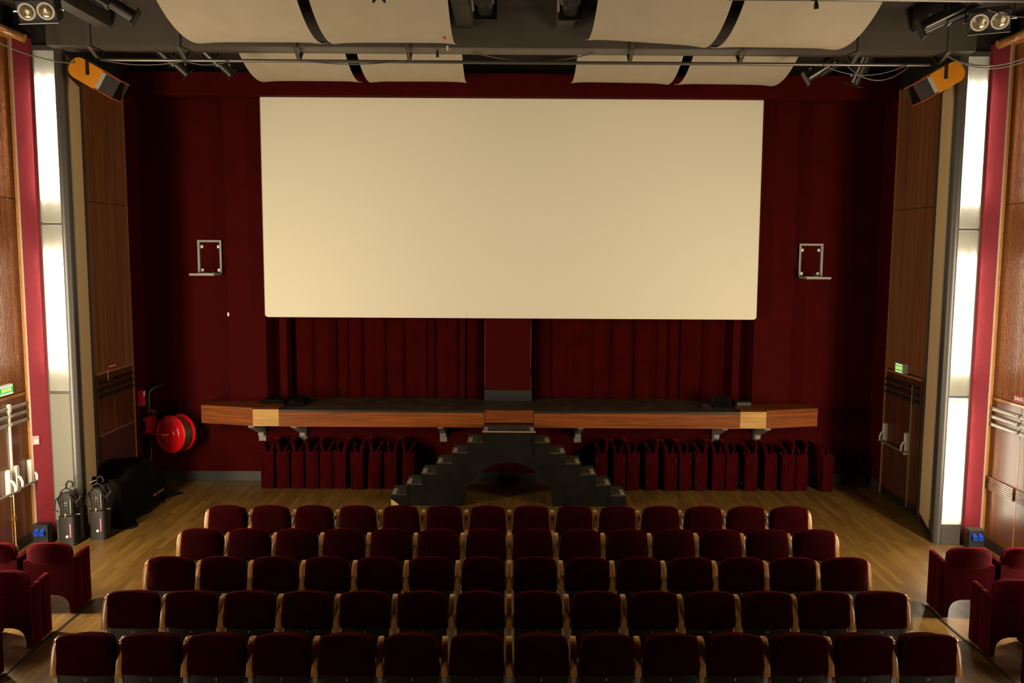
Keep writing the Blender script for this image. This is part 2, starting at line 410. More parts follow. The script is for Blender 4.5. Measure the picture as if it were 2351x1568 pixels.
# ---- lit columns
PANES = [(.28, 2.01), (2.05, 4.24), (4.28, 6.46)]
for s, side in ((-1, 'left'), (1, 'right')):
    t = thing('light_column', {-1: 'tall grey light column with opal panes at the left wall, bottom pane unlit',
                               1: 'tall grey light column with three glowing opal panes at the right wall'}[s], 'light column', (s*6.0, 11.4, 0))
    def bx(mb, xa, xb, *r):
        lo, hi = sorted((s*xa, s*xb)); return mb.box(lo, hi, *r)
    # housing: rounded corner and slanted inner face
    corner = arc(5.86, 11.38, .075, -pi/2, -pi+.29, 8)
    outer = corner+[(6.165, 12.58)]
    inner = [(6.165, 12.62), (5.83, 11.42), (5.858, 11.36)]
    pts = [(s*x, y) for x, y in outer+inner]
    MB().prism(pts, 2, 0.001, 6.49).build('housing', GREY, t, smooth=True)
    fr = MB()
    bx(fr, 5.858, 5.885, 11.318, 11.36, 0.001, 6.53); bx(fr, 6.145, 6.165, 11.318, 11.36, 0.001, 6.53)
    bx(fr, 5.885, 6.145, 11.318, 11.36, .24, .275); bx(fr, 5.885, 6.145, 11.318, 11.36, 2.015, 2.045); bx(fr, 5.885, 6.145, 11.318, 11.36, 4.245, 4.275); bx(fr, 5.885, 6.145, 11.318, 11.36, 6.465, 6.53)
    fr.build('frame', GREY, t)
    b = MB(); bx(b, 5.885, 6.145, 11.31, 11.34, .001, .24); b.build('plinth_panel', GREY, t)
    # white lined box behind the glass
    b = MB()
    bx(b, 5.87, 6.16, 11.60, 11.62, .26, 6.48); bx(b, 5.862, 5.872, 11.36, 11.62, .26, 6.48); bx(b, 6.158, 6.168, 11.36, 11.62, .26, 6.48)
    for z in (.262, 2.03, 4.26, 6.472): bx(b, 5.87, 6.16, 11.36, 11.60, z-.004, z+.004)
    b.build('reflector_box', WHITEBOX, t)
    for i, (z0, z1) in enumerate(PANES):
        b = MB(); bx(b, 5.885, 6.145, 11.312, 11.316, z0, z1)
        p = b.build('opal_pane', OPAL, t)
        lit = not (s == -1 and i == 0)
        a0, a1 = (z0+.08, z1-.08) if i == 0 else (z0+.32, z1-.34)
        for xo in (5.945, 6.085):
            MB().tube([(s*xo, 11.348, a0), (s*xo, 11.348, a1)], .016, 8).build('fluorescent_tube', TUBE_ON if lit else TUBE_OFF, t, smooth=True)
    # beige ribbed strip on the slanted face
    def pt(y, off): x = 5.79+(y-11.36)*(6.165-5.79)/(12.58-11.36); return (s*(x-off), y)
    b = MB().prism([pt(11.62, 0), pt(11.62, .012), pt(12.36, .012), pt(12.36, 0)], 2, .12, 6.2)
    b.build('beige_strip', BEIGE, t)
    b = MB().prism([pt(11.5, 0), pt(11.5, .004), pt(12.57, .004), pt(12.57, 0)], 2, .002, .11)
    b.build('skirting', BLACK, t)

# ------------------------------------------------------------------ doors in the side walls
def letters(name, txt, size, mat, T, parent):
    me = text_mesh(txt, size, mat, .0015, T); me.transform(Matrix.Translation(-root_loc(parent)))
    return meshobj(name, me, parent)
def side_door(idx, label, s, x, y0, y1, zt, split, push, bars_mat, leafmat=None):
    t = sroot('door_%d' % idx, label, 'door', (s*x, (y0+y1)/2, 0))
    def bx(mb, a, b_, *r):
        lo, hi = sorted((s*a, s*b_)); return mb.box(lo, hi, *r)
    gaps = [y0]+split+[y1]
    for a, b_ in zip(gaps, gaps[1:]):
        lf = MB(); bx(lf, x-.012, x+.03, a+.003, b_-.003, .13, zt-.04); o = lf.build('door_leaf', leafmat or DOORWOOD, t, bevel=.004)
        kp = MB(); bx(kp, x-.016, x+.03, a+.003, b_-.003, .004, .13); kp.build('kick_plate', BLACK, t)
        for k in range(3):   # three round slats near the top of the leaf
            z = zt-.155-k*.105
            MB().tube([(s*(x-.03), a+.05, z), (s*(x-.03), b_-.04, z)], .026, 10).build('slat', bars_mat, t, smooth=True)
    fr = MB(); bx(fr, x-.022, x+.02, y0, y1, zt-.04, zt); fr.build('head_rail', TRIMWOOD, t, bevel=.004)
    for y in split:
        br = MB(); bx(br, x-.016, x-.010, y-.006, y+.006, .1, zt-.45); br.build('edge_strip', TRIMWOOD, t)
    return t
def push_bar(t, s, x, ya, yb, z):
    """panic bar: two cream boxes with curved levers carrying a round bar"""
    for y in (ya, yb):
        b = MB(); pts = [(y-.035, z-.20), (y+.03, z-.22), (y+.04, z+.10), (y+.02, z+.14), (y-.03, z+.13)]
        lo, hi = sorted((s*(x-.012), s*(x-.075))); b.prism(pts, 0, lo, hi); b.build('lever_box', WHITEMET, t, bevel=.008)
        MB().tube([(s*(x-.07), y+.0, z+.0), (s*(x-.10), y+.0, z-.02), (s*(x-.125), y+.0, z-.08), (s*(x-.12), y+.0, z-.15)], [.016, .018, .018, .016], 8).build('lever', WHITEMET, t, smooth=True)
    MB().tube([(s*(x-.12), ya-.06, z-.15), (s*(x-.12), yb+.06, z-.15)], .017, 10).build('push_bar', GREYMET, t, smooth=True)
def exit_sign(s, x, y0, y1, z0, z1, dep, label, rd):
    t = thing('exit_sign', label, 'exit sign', (s*x, (y0+y1)/2, z0))
    lo, hi = sorted((s*(x-.001), s*(x-dep))); MB().box(lo, hi, y0, y1, z0, z1).build('housing', WHITEMET, t, bevel=.004)
    lo, hi = sorted((s*(x-dep), s*(x-dep-.003))); MB().box(lo, hi, y0+.008, y1-.008, z0+.01, z1-.01).build('lit_face', SIGNGREEN, t)
    lo, hi = sorted((s*(x-dep-.002), s*(x-dep-.005))); 
    ym = (y0+y1)/2
    MB().box(lo, hi, y0+.02, y1-.02, z0+.014, z0+.026).box(lo, hi, y0+.02, y1-.02, z1-.026, z1-.014).build('lit_stripe', SIGNLIT, t)
    letters('lettering', 'SORTIE', min((z1-z0)*.5, (y1-y0)*.27), SIGNYELLOW, frame((0, rd, 0), (0, 0, 1), (s*(x-dep-.004), ym, (z0+z1)/2)), t)
    return t
# left, near the camera: double door with panic bars
d1 = side_door(1, 'wooden double door with cream panic bars at the far left edge', -1, 6.45, 9.78, 11.27, 2.05, [10.80], True, GREYMET)
push_bar(d1, -1, 6.45, 10.88, 11.22, 1.0); push_bar(d1, -1, 6.45, 10.05, 10.72, .98)
b = MB().box(-6.438, -6.41, 10.82, 10.85, 1.05, 1.88).box(-6.44, -6.40, 10.81, 10.86, 1.84, 1.95); b.build('bolt_rod', WHITEMET, d1, bevel=.005)
b = MB().tube([(-6.425, 10.835, .07), (-6.425, 10.835, .9)], .011, 8).box(-6.44, -6.405, 10.82, 10.85, .02, .09).box(-6.44, -6.41, 10.815, 10.855, .42, .48); b.build('bolt_rod', BRASS, d1)
# right, near the camera: double door with grooved push plates
d2 = side_door(2, 'wooden double door with grooved push plates at the far right edge', 1, 6.45, 9.78, 11.27, 2.05, [10.60], False, ALU)
for a, b_ in ((10.63, 11.33), (9.9, 10.58)):
    mb = MB(); pts = []
    n = 7; z0, z1 = .80, .975; hh = (z1-z0)/n
    for k in range(n):
        z = z0+k*hh; pts += [(6.405, z+.004), (6.405, z+hh-.004), (6.412, z+hh)]
    pts += [(6.44, z1), (6.44, z0)]
    mb.prism([(x, z) for x, z in pts], 1, a, b_-.02); mb.build('push_plate', wood('grooved_plate_wood', (.10, .035, .012), (.17, .065, .022), 1, .3, .4), d2)
# left, beside the stage
d3 = side_door(3, 'dark wooden door with a cloth covered lower half beside the stage, left', -1, 6.16, 12.62, 13.82, 2.10, [13.16], False, BLACKMET, SHADEDDOOR)
MB().box(-6.147, -6.135, 12.64, 13.80, .2, 1.14).build('lower_panel', M('dull_red_panel', (.06, .012, .008), .6, noise=.3, nscale=4), d3)
MB().box(-6.147, -6.130, 12.63, 13.81, 1.14, 1.15).build('edge_strip', ALU, d3)
MB().box(-6.15, -6.125, 12.62, 13.82, 2.085, 2.095).build('edge_strip', ALU, d3)
MB().tube([(-6.12, 12.90, 2.12), (-6.11, 12.91, 1.94)], .006, 6).build('hook', CHROME, d3)
# right, beside the stage
d4 = side_door(4, 'dark wooden door with a dull panic bar beside the stage, right', 1, 6.16, 12.62, 13.82, 2.08, [12.86], True, BLACKMET, SHADEDDOOR)
push_bar(d4, 1, 6.16, 12.94, 13.70, 1.06)
MB().tube([(6.13, 12.87, .05), (6.13, 12.87, 1.95)], .014, 8).build('bolt_rod', GREYMET, d4)
exit_sign(-1, 6.45, 10.60, 10.90, 2.08, 2.21, .06, 'green lit exit sign above the panic bar door, far left edge', 1)
exit_sign(1, 6.16, 13.10, 13.36, 2.09, 2.24, .09, 'small green lit exit sign on the dark door beside the stage, right', -1)
def wall_sign(s, x, y0, y1, z0, z1, label, rd):
    t = thing('door_sign', label, 'sign', (s*x, (y0+y1)/2, z0))
    lo, hi = sorted((s*(x), s*(x-.008))); MB().box(lo, hi, y0, y1, z0, z1).build('plate', SIGNRED, t)
    letters('lettering', 'SANS ISSUE', (y1-y0)*.165, SIGNWHITE, frame((0, rd, 0), (0, 0, 1), (s*(x-.009), (y0+y1)/2, (z0+z1)/2)), t)
wall_sign(1, 6.44, 10.36, 10.80, 2.06, 2.17, 'red door sign with white lettering, right edge', -1)
wall_sign(-1, 6.15, 12.97, 13.27, 2.10, 2.19, 'small red door sign beside the stage, left', 1)

# ------------------------------------------------------------------ stage
stg = thing('stage', 'long shallow stage with orange wood fascia below the screen', 'stage', (0, 13.9, 1.1))
MB().box(-3.72, 3.72, 13.62, 15.2, 1.30, 1.38).build('deck', DECK, stg)
def fascia(x0, x1, mat, r_at):
    z0, z1 = 1.11, 1.352
    if r_at < 0: pts = [(x1, z1), (x0, z1), (x0, z0)]+arc(x1-.05, z0+.05, .05, -pi/2, 0, 5)
    else: pts = [(x0, z1), (x1, z1), (x1, z0)]+arc(x0+.05, z0+.05, .05, -pi/2, -pi, 5)
    MB().prism(pts, 1, 13.60, 13.63).build('fascia_board', mat, stg)
fascia(-3.72, -.412, STAGEWOOD, -1); fascia(.392, 3.72, STAGEWOOD, 1)
MB().box(-3.72, -.412, 13.59, 13.64, 1.348, 1.388).build('nosing', BLACKMET, stg, bevel=.004)
MB().box(.392, 3.72, 13.59, 13.64, 1.348, 1.388).build('nosing', BLACKMET, stg, bevel=.004)
MB().box(-.408, .388, 13.61, 13.64, 1.185, 1.39).build('centre_board', STAGEWOOD2, stg, bevel=.003)
for s in (-1, 1):
    lo, hi = sorted((s*3.722, s*4.14))
    MB().box(lo, hi, 13.60, 13.62, 1.115, 1.405).build('block_front', PALEWOOD, stg)
    MB().prism([(s*3.722, 13.60), (s*4.14, 13.60), (s*4.30, 14.246), (s*3.722, 14.246)], 2, 1.39, 1.41).box(min(s*3.722, s*3.74), max(s*3.722, s*3.74), 13.62, 14.24, 1.38, 1.40).build('block_top', STAGEWOOD2, stg)
    MB().prism([(s*4.141, 13.60), (s*5.05, 13.83), (s*5.05, 13.86), (s*4.141, 13.63)], 2, 1.115, 1.412).build('wing_front', STAGEWOOD, stg)
    MB().prism([(s*4.141, 13.605), (s*5.045, 13.835), (s*5.05, 14.26), (s*4.71, 14.26), (s*4.70, 14.245), (s*4.30, 14.245)], 2, 1.392, 1.411).build('wing_top', STAGEWOOD2, stg)
    lo, hi = sorted((s*5.04, s*5.055))
    MB().box(lo, hi, 13.84, BW-.003, 1.115, 1.412).build('wing_side', STAGEWOOD2, stg)
    MB().prism([(s*4.72, 14.262), (s*5.04, 14.262), (s*5.04, BW-.004), (s*4.72, BW-.004)], 2, 1.33, 1.35).build('cavity', BLACK, stg)
for xb in (-4.22, -3.52, -1.13, 1.16, 3.52, 4.22):
    b = MB().prism([(BW-.002, 1.11), (13.75, 1.11), (13.75, 1.06), (BW-.10, .86), (BW-.10, .80), (BW-.002, .80)], 0, xb-.045, xb+.045)
    b.box(xb-.06, xb+.06, BW-.012, BW-.002, .70, .95)
    b.build('support_bracket', BRACKETGREY, stg)
# centre column and its black base, at the back of the stage
t = thing('centre_column', 'dark red boxed column in the middle of the stage curtain', 'column', (-.03, 14.7, 1.38))
MB().box(-.44, .37, 14.55, 14.75, 1.57, 6.3).build('shaft', WALLRED, t)
MB().box(-.44, .38, 14.535, 14.76, 1.382, 1.57).build('base', BLACK, t)
WORN = M('worn_red_edge', (.20, .03, .02), .7)
for x, za, zb in ((-.428, 1.62, 2.75), (.355, 1.95, 2.72), (.362, 1.60, 1.80)): MB().box(x-.003, x+.003, 14.5475, 14.5495, za, zb).build('worn_edge', WORN, t)
# stage curtains: irregular folds
def curtain(x0, x1, label, seed):
    rnd = random.Random(seed); xs = [x0]
    ph = []
    cuts = [x0]
    while cuts[-1] < x1: cuts.append(cuts[-1]+rnd.choice((.14, .2, .26, .32, .4)))
    b = MB(); n = 420; zs = [1.385+i*(6.3-1.385)/10 for i in range(11)]; vs = []; fs = []
    deps = [rnd.uniform(.05, .13) for _ in cuts]; sl = [rnd.uniform(-.03, .03) for _ in cuts]
    for i in range(n+1):
        x = x0+(x1-x0)*i/n
        k = max(j for j in range(len(cuts)) if cuts[j] <= x+1e-9); k = min(k, len(cuts)-2)
        tt = (x-cuts[k])/(cuts[k+1]-cuts[k])
        dep = deps[k]*(abs(sin(pi*tt))**.45)
        for j, z in enumerate(zs):
            y = 14.92-dep-.012*sin(9*x)*(1-j/10)+.01*sin(31*x+k)
            vs.append((x+sl[k]*(z-1.38)*.18*sin(pi*tt), y, z))
    m = len(zs)
    for i in range(n):
        for j in range(m-1): fs.append((i*m+j, i*m+j+1, (i+1)*m+j+1, (i+1)*m+j))
    b.add(vs, fs); o = b.build('stage_curtain', CURTAIN, smooth=True); tag(o, label, 'curtain', 'curtains behind the stage')
curtain(-4.02, -.46, 'dark red velvet curtain left of the centre column', 3)
curtain(.40, 4.02, 'dark red velvet curtain right of the centre column', 11)
# screen
t = thing('cinema_screen', 'large cream projection screen above the stage', 'screen', (0, 14.1, 2.84))
rr = .05
pts = arc(-4.045+rr, 2.84+rr, rr, pi, 1.5*pi, 5)+arc(4.068-rr, 2.84+rr, rr, 1.5*pi, 2*pi, 5)+[(4.062, 6.40), (4.03, 6.418), (-4.03, 6.418), (-4.045, 6.40)]
MB().prism(pts, 1, 14.10, 14.125).build('projection_surface', SCREEN, t, bevel=.006)
pts2 = [(-4.06, 2.86), (4.08, 2.86), (4.078, 6.418), (-4.062, 6.418)]
MB().prism(pts2, 1, 14.127, 14.20).build('backing_frame', M('dark_tan_frame', (.20, .14, .08), .7), t)
# things left on the stage
def lump(name, mat, x0, x1, y0, y1, z0, h, seed, nx=14, ny=12, parent=None):
    rnd = random.Random(seed); ph = [rnd.uniform(0, 6) for _ in range(6)]
    b = MB(); vs = []; fs = []
    for i in range(nx+1):
        for j in range(ny+1):
            u = i/nx; v = j/ny
            e = (max(0, 1-abs(2*u-1)**4)**.5)*(max(0, 1-abs(2*v-1)**4)**.5)
            z = z0+h*e*(.8+.2*sin(6*u+ph[0])*sin(5*v+ph[1]))+.02*h*sin(22*u+ph[2])*e
            wob = .03*(1-e)*sin(9*v+ph[3])
            vs.append((x0+(x1-x0)*u+wob, y0+(y1-y0)*v+.03*(1-e)*sin(11*u+ph[4]), z))
    for i in range(nx):
        for j in range(ny): fs.append((i*(ny+1)+j, (i+1)*(ny+1)+j, (i+1)*(ny+1)+j+1, i*(ny+1)+j+1))
    n = len(vs); vs.append(((x0+x1)/2, (y0+y1)/2, z0))
    ring = [j for j in range(ny)]+[i*(ny+1)+ny for i in range(nx)]+[nx*(ny+1)+j for j in range(ny, 0, -1)]+[i*(ny+1) for i in range(nx, 0, -1)]
    for a, c in zip(ring, ring[1:]+ring[:1]): fs.append((a, c, n))
    b.add(vs, fs); return b.build(name, mat, parent, smooth=True)
o = lump('folded_cloth', MATBLACK, -3.70, -3.40, 13.95, 14.45, 1.382, .12, 5); tag(o, 'crumpled black cloth on the left end of the stage deck', 'cloth')
o = lump('folded_cloth', MATBLACK, -4.12, -3.74, 13.98, 14.24, 1.412, .10, 8); tag(o, 'black cloth draped on the left wooden block of the stage', 'cloth')
t = thing('stage_monitor', 'black wedge speaker on the right end of the stage deck', 'speaker', (3.5, 14.2, 1.382))
MB().prism([(13.98, 1.382), (14.4, 1.382), (14.4, 1.52), (14.2, 1.52)], 0, 3.42, 3.70).build('cabinet', BLACK, t, bevel=.008)
MB().prism([(13.985, 1.39), (14.19, 1.515), (14.187, 1.52), (13.978, 1.395)], 0, 3.44, 3.68).build('grille', MATBLACK, t)
t = thing('equipment_box', 'low black case on the right wooden block of the stage', 'box', (3.95, 14.1, 1.412))
MB().box(3.76, 4.0, 13.98, 14.24, 1.412, 1.47).build('case_body', BLACKMET, t, bevel=.008)
MB().box(3.755, 4.005, 13.975, 14.243, 1.471, 1.482).build('case_lid', BLACKMET, t, bevel=.004)
rnd = random.Random(4)
pts = [(3.28+.09*cos(q*1.1)*(1+.15*sin(q*3)), 14.1+.10*sin(q*1.1), 1.388+.004*(i % 5)) for i, q in enumerate([k*.35 for k in range(54)])]
tag(MB().tube(pts, .007, 6).build('coiled_cable', BLACKMET, smooth=True), 'coiled black cable lying on the right of the stage deck', 'cable')

# ------------------------------------------------------------------ double staircase under the middle of the stage
st = thing('staircase', 'black double staircase with an arch in front of the stage', 'staircase', (-.01, 13.25, 0))
CX, SW, SH, HT = -.012, .2375, .167, .3975
prof = []
for k in range(7):        # left side going up
    x = CX-HT-(6-k)*SW
    prof += [(x, k*SH if k else 0.002), (x, (k+1)*SH)]
right = [(2*CX-x, z) for x, z in prof[::-1]]
arch = [(CX+.69*cos(a), .03+.66*sin(a)) for a in [i*pi/20 for i in range(1, 20)]]
outline = prof+right+[(CX+.69, .002)]+arch+[(CX-.69, .002)]
# split in two halves so that the concave face triangulates cleanly
def half(sg):
    b = MB()
    cols = [CX-.69]+[CX+.69*cos(a) for a in [i*pi/20 for i in range(19, -1, -1)]]
    xs = sorted(set([round(CX-HT-k*SW, 5) for k in range(7)]+[round(CX+HT+k*SW, 5) for k in range(7)]+[round(c, 5) for c in cols]))
    def top(x):
        d = abs(x-CX)-HT
        return 7*SH if d <= 0 else (6-int(d/SW))*SH
    def bot(x):
        d = x-CX
        return 0.002 if abs(d) >= .69 else .03+.66*math.sqrt(max(0, 1-(d/.69)**2))
    vs = []; fs = []
    for a, c in zip(xs, xs[1:]):
        m = (a+c)/2; zt = top(m); za = bot(a+1e-4 if abs(a-CX) < .69 else a); zc = bot(c-1e-4 if abs(c-CX) < .69 else c)
        if abs(m-CX) >= .69: za = zc = 0.002
        b.prism([(a, za), (c, zc), (c, zt), (a, zt)], 1, 12.975, 13.50)
    return b
half(1).build('stair_body', STAIR, st)
for k in range(7):
    for sg in (-1, 1):
        if k == 6 and sg == 1: continue
        z = (k+1)*SH
        if k == 6: x0, x1 = CX-HT-.012, CX+HT+.012
        else:
            xa = CX+sg*(HT+(6-k)*SW+.012); xb_ = CX+sg*(HT+(5-k)*SW); x0, x1 = sorted((xa, xb_))
        tr = MB().box(x0, x1, 12.963, 13.51, z, z+.014).build('tread', TREAD, st, bevel=.003)
        corners = [sg] if k < 6 else [-1, 1]
        for c in corners:
            xo = (x1-.02-.065) if c > 0 else x0+.02
            MB().box(xo, xo+.062, 13.0, 13.30, z+.0142, z+.0152).build('tape_mark', TAPE, tr)
# chipped bare wood showing on some edges
MB().box(CX-HT-.014, CX+HT+.014, 12.9605, 12.9625, 7*SH+.001, 7*SH+.012).build('chipped_edge', CHIP, st)
MB().prism([(CX-1.825, .004), (CX-1.70, .004), (CX-1.72, .03), (CX-1.80, .09), (CX-1.825, .10)], 1, 12.972, 12.974).build('chipped_edge', CHIP, st)
for xx in (CX-HT+.02, CX+HT-.02): MB().box(xx-.01, xx+.01, 12.968, 12.974, .78, 1.16).build('batten', STAIR, st)
for xx in (CX-1.56, CX+1.56): MB().box(xx-.01, xx+.01, 12.968, 12.974, .02, .33).build('batten', STAIR, st)

# ------------------------------------------------------------------ rows of cinema seats
def make_seat():
    t = thing('cinema_chair', 'seat', 'chair')
    yb = lambda z: -.135-(z-.345)*.18
    MB().pad(.240, .348, .742, yb, .022, .065, rnd=6, H=.14, nu=24, nv=10, dome=.28, taper=.10).build('backrest', VELVET, t, smooth=True)
    MB().pad(.226, .05, .355, lambda z: -.142, .02, .02, rnd=12, H=.01, nu=12, nv=3).build('back_panel', BLACKMET, t, smooth=True)
    MB().pad(.226, .32, .665, lambda z: -.055+(z-.34)*.05, .0, .10, rnd=6, H=.12, nu=18, nv=8, dome=.25, taper=.08).build('seat_cushion', VELVET, t, smooth=True)
    return t
ARM = MB().sweep([(.0, .592), (-.03, .596), (-.065, .588), (-.092, .55), (-.112, .48), (-.130, .40), (-.142, .328)],
                 [.050, .052, .052, .053, .055, .057, .060], -.034).mesh('armrest', ARMWOOD, bevel=.009, smooth=True)
LEG = MB().prism([(-.165, .0), (.02, .0), (.02, .02), (-.085, .05), (-.09, .335), (-.135, .335), (-.13, .05), (-.165, .02)], 0, -.02, .02).mesh('leg', ALU, bevel=.003)
STD = MB().prism([(-.115, .335), (-.06, .335), (-.02, .58), (-.06, .585), (-.085, .54)], 0, -.014, .014).mesh('standard', BLACKMET)
PAD_MESH = make_seat(); 
SEATYAW = .0092
nums = {}
for n in range(1, 15):
    nums[n] = text_mesh(str(n), .034, NUMWHITE, .0008, frame((1, 0, 0), (0, 0, 1), (0, -.176, .315)))
ROWS = ['row nearest the stage', 'second row from the stage', 'middle row', 'second row from the camera', 'row nearest the camera']
first = True
for r in range(5):
    yr = 10.7628-.9151*r
    for i in range(14):
        x = -3.575+.55*i
        jit = ((r*14+i)*37 % 11-5)/5
        pos = (ORD[i] + ' from the left') if i < 7 else (ORD[13-i] + ' from the right')
        if i in (0, 13): pos = 'leftmost' if i == 0 else 'rightmost'
        lab = 'red velvet folding seat, %s in the %s' % (pos, ROWS[r])
        loc = (x, yr+SEATYAW*x, 0)
        if first:
            o = PAD_MESH; o.location = loc; o.rotation_euler = (0, 0, SEATYAW); o['label'] = lab; o['group'] = 'red folding cinema seats'; first = False
        else:
            o = dup(PAD_MESH_SRC, loc, (0, 0, SEATYAW), lab, 'red folding cinema seats')
        if r == 0 and i == 0:
            PAD_MESH_SRC = o
        for c in o.children:            # slight differences in recline from seat to seat
            if c.name.startswith('backrest'): c.rotation_euler = (.012*jit, 0, 0); c.location = (0, 0, .006*jit)
    # (armrests are added below so the copied template stays bare)
seats = [o for o in bpy.data.objects if o.parent is None and o.name.startswith('cinema_chair')]
seats.sort(key=lambda o: (-round((o.location.y-SEATYAW*o.location.x)/.9151), o.location.x))
for k, o in enumerate(seats):
    i = k % 14
    n = 13-2*i if i < 7 else 2*(i-6)
    meshobj('seat_number', nums[n], o)
    for sx in ([-.275, .275] if i == 13 else [-.275]):
        for nm, me in (('armrest', ARM), ('leg', LEG), ('standard', STD)):
            c = meshobj(nm, me, o); c.location = (sx, 0, 0)

# ------------------------------------------------------------------ red armchairs
def arch_panel(hw, th, h, leg, az):
    """back board with an arched cut-out at the bottom"""
    b = MB(); n = 18; xs = [-hw, -hw+leg]+[-(hw-leg)*cos(pi*i/n) for i in range(1, n)]+[hw-leg, hw]
    def bot(x):
        u = abs(x)/(hw-leg)
        return .012 if u >= 1 else az*(max(0, 1-u**3.2))**(1/3.2)+.012
    for a, c in zip(xs, xs[1:]):
        m = abs((a+c)/2) > hw-leg
        b.prism([(a, .012 if m else bot(a)), (c, .012 if m else bot(c)), (c, h), (a, h)], 1, 0, th)
    # merge into one closed slab
    return b
def clean(mesh_obj):
    me = mesh_obj.data; bm = bmesh.new(); bm.from_mesh(me)
    bmesh.ops.remove_doubles(bm, verts=bm.verts, dist=1e-4)
    seen = {}
    for f in list(bm.faces):
        key = tuple(sorted(v.index for v in f.verts))
        seen.setdefault(key, []).append(f)
    dead = [f for fs in seen.values() if len(fs) > 1 for f in fs]
    bmesh.ops.delete(bm, geom=dead, context='FACES_ONLY'); bmesh.ops.recalc_face_normals(bm, faces=bm.faces); bm.to_mesh(me); bm.free()
def arm_board(y0, y1, z0, z1, z2, x0, x1):
    return MB().prism([(y0, z0), (y1, z0), (y1, z2), (y0, z1)], 0, x0, x1)
HINGE = M('dark_hinge', (.03, .02, .02), .3, metal=.6)
def make_armchair(folded):
    t = thing('armchair', 'a', 'armchair')
    bk = arch_panel(.262 if not folded else .214, .05, .60, .055, .205).build('back_board', VELVET2, t); clean(bk)
    MB().pad(.232, .55, .805, lambda z: .045-(z-.6)*.18, .035 if not folded else .03, .075 if not folded else .055, rnd=3.2, H=.21, nu=18, nv=8).build('headrest', VELVET2, t, smooth=True)
    MB().pad(.205, .33, .735, lambda z: (.13 if not folded else .098)+(z-.55)*.28*(1 if folded else .5), -.02, .08 if not folded else .05, rnd=3, H=.16, nu=16, nv=8).build('seat_cushion', VELVET2, t, smooth=True)
    for sx in (-1, 1):
        lo, hi = sorted((sx*.215, sx*.268))
        arm_board(.052 if not folded else 0, .225 if not folded else .172, .012, .612, .622, lo, hi).build('arm_panel', VELVET2, t, bevel=.012, smooth=True)
        if not folded:
            arm_board(.232, .405, .012, .624, .632, lo, hi).build('arm_panel', VELVET2, t, bevel=.012, smooth=True)
        else:
            # front half of the arm folded inward across the seat
            T = Matrix.Translation((sx*.262, .174, 0)) @ Matrix.Rotation(sx*-.05, 4, 'Z')
            lo2, hi2 = sorted((0, -sx*.175))
            MB().box(lo2, hi2, 0, .030, .012, .62, T).build('arm_panel', VELVET2, t, bevel=.010, smooth=True)
            for z in (.12, .48):
                MB().tube([(sx*.268, .174, z), (sx*.268, .174, z+.06)], .007, 6).build('hinge', HINGE, t)
        MB().box(min(sx*.17, sx*.19), max(sx*.17, sx*.19), .058, .072, .60, .612).build('stud', CHROME, t)
    return t
A0 = make_armchair(False)
spots = [(-4.955, 8.91, .05, 'red velvet armchair on the left aisle, nearest the floor spotlights'),
         (-5.555, 8.90, .05, 'red velvet armchair behind the left aisle armchair, beside the panic bar door'),
         (-4.965, 8.09, .05, 'red velvet armchair in the second row of the left aisle'),
         (-4.955, 7.22, .03, 'red velvet armchair in the bottom left corner, mostly out of view'),
         (4.965, 8.90, -.05, 'red velvet armchair on the right aisle, nearest the light column'),
         (5.565, 8.90, -.05, 'red velvet armchair at the right edge, beside the grooved door'),
         (4.955, 7.99, -.05, 'red velvet armchair in the second row of the right aisle'),
         (4.965, 7.10, -.03, 'red velvet armchair in the bottom right corner, mostly out of view')]
for i, (x, y, a, lab) in enumerate(spots):
    if i == 0: o = A0; o.location = (x, y, 0); o.rotation_euler = (0, 0, a); o['label'] = lab; o['group'] = 'velvet armchairs beside the aisles'
    else: o = dup(A0, (x, y, 0), (0, 0, a), lab, 'velvet armchairs beside the aisles')
F0 = make_armchair(True)
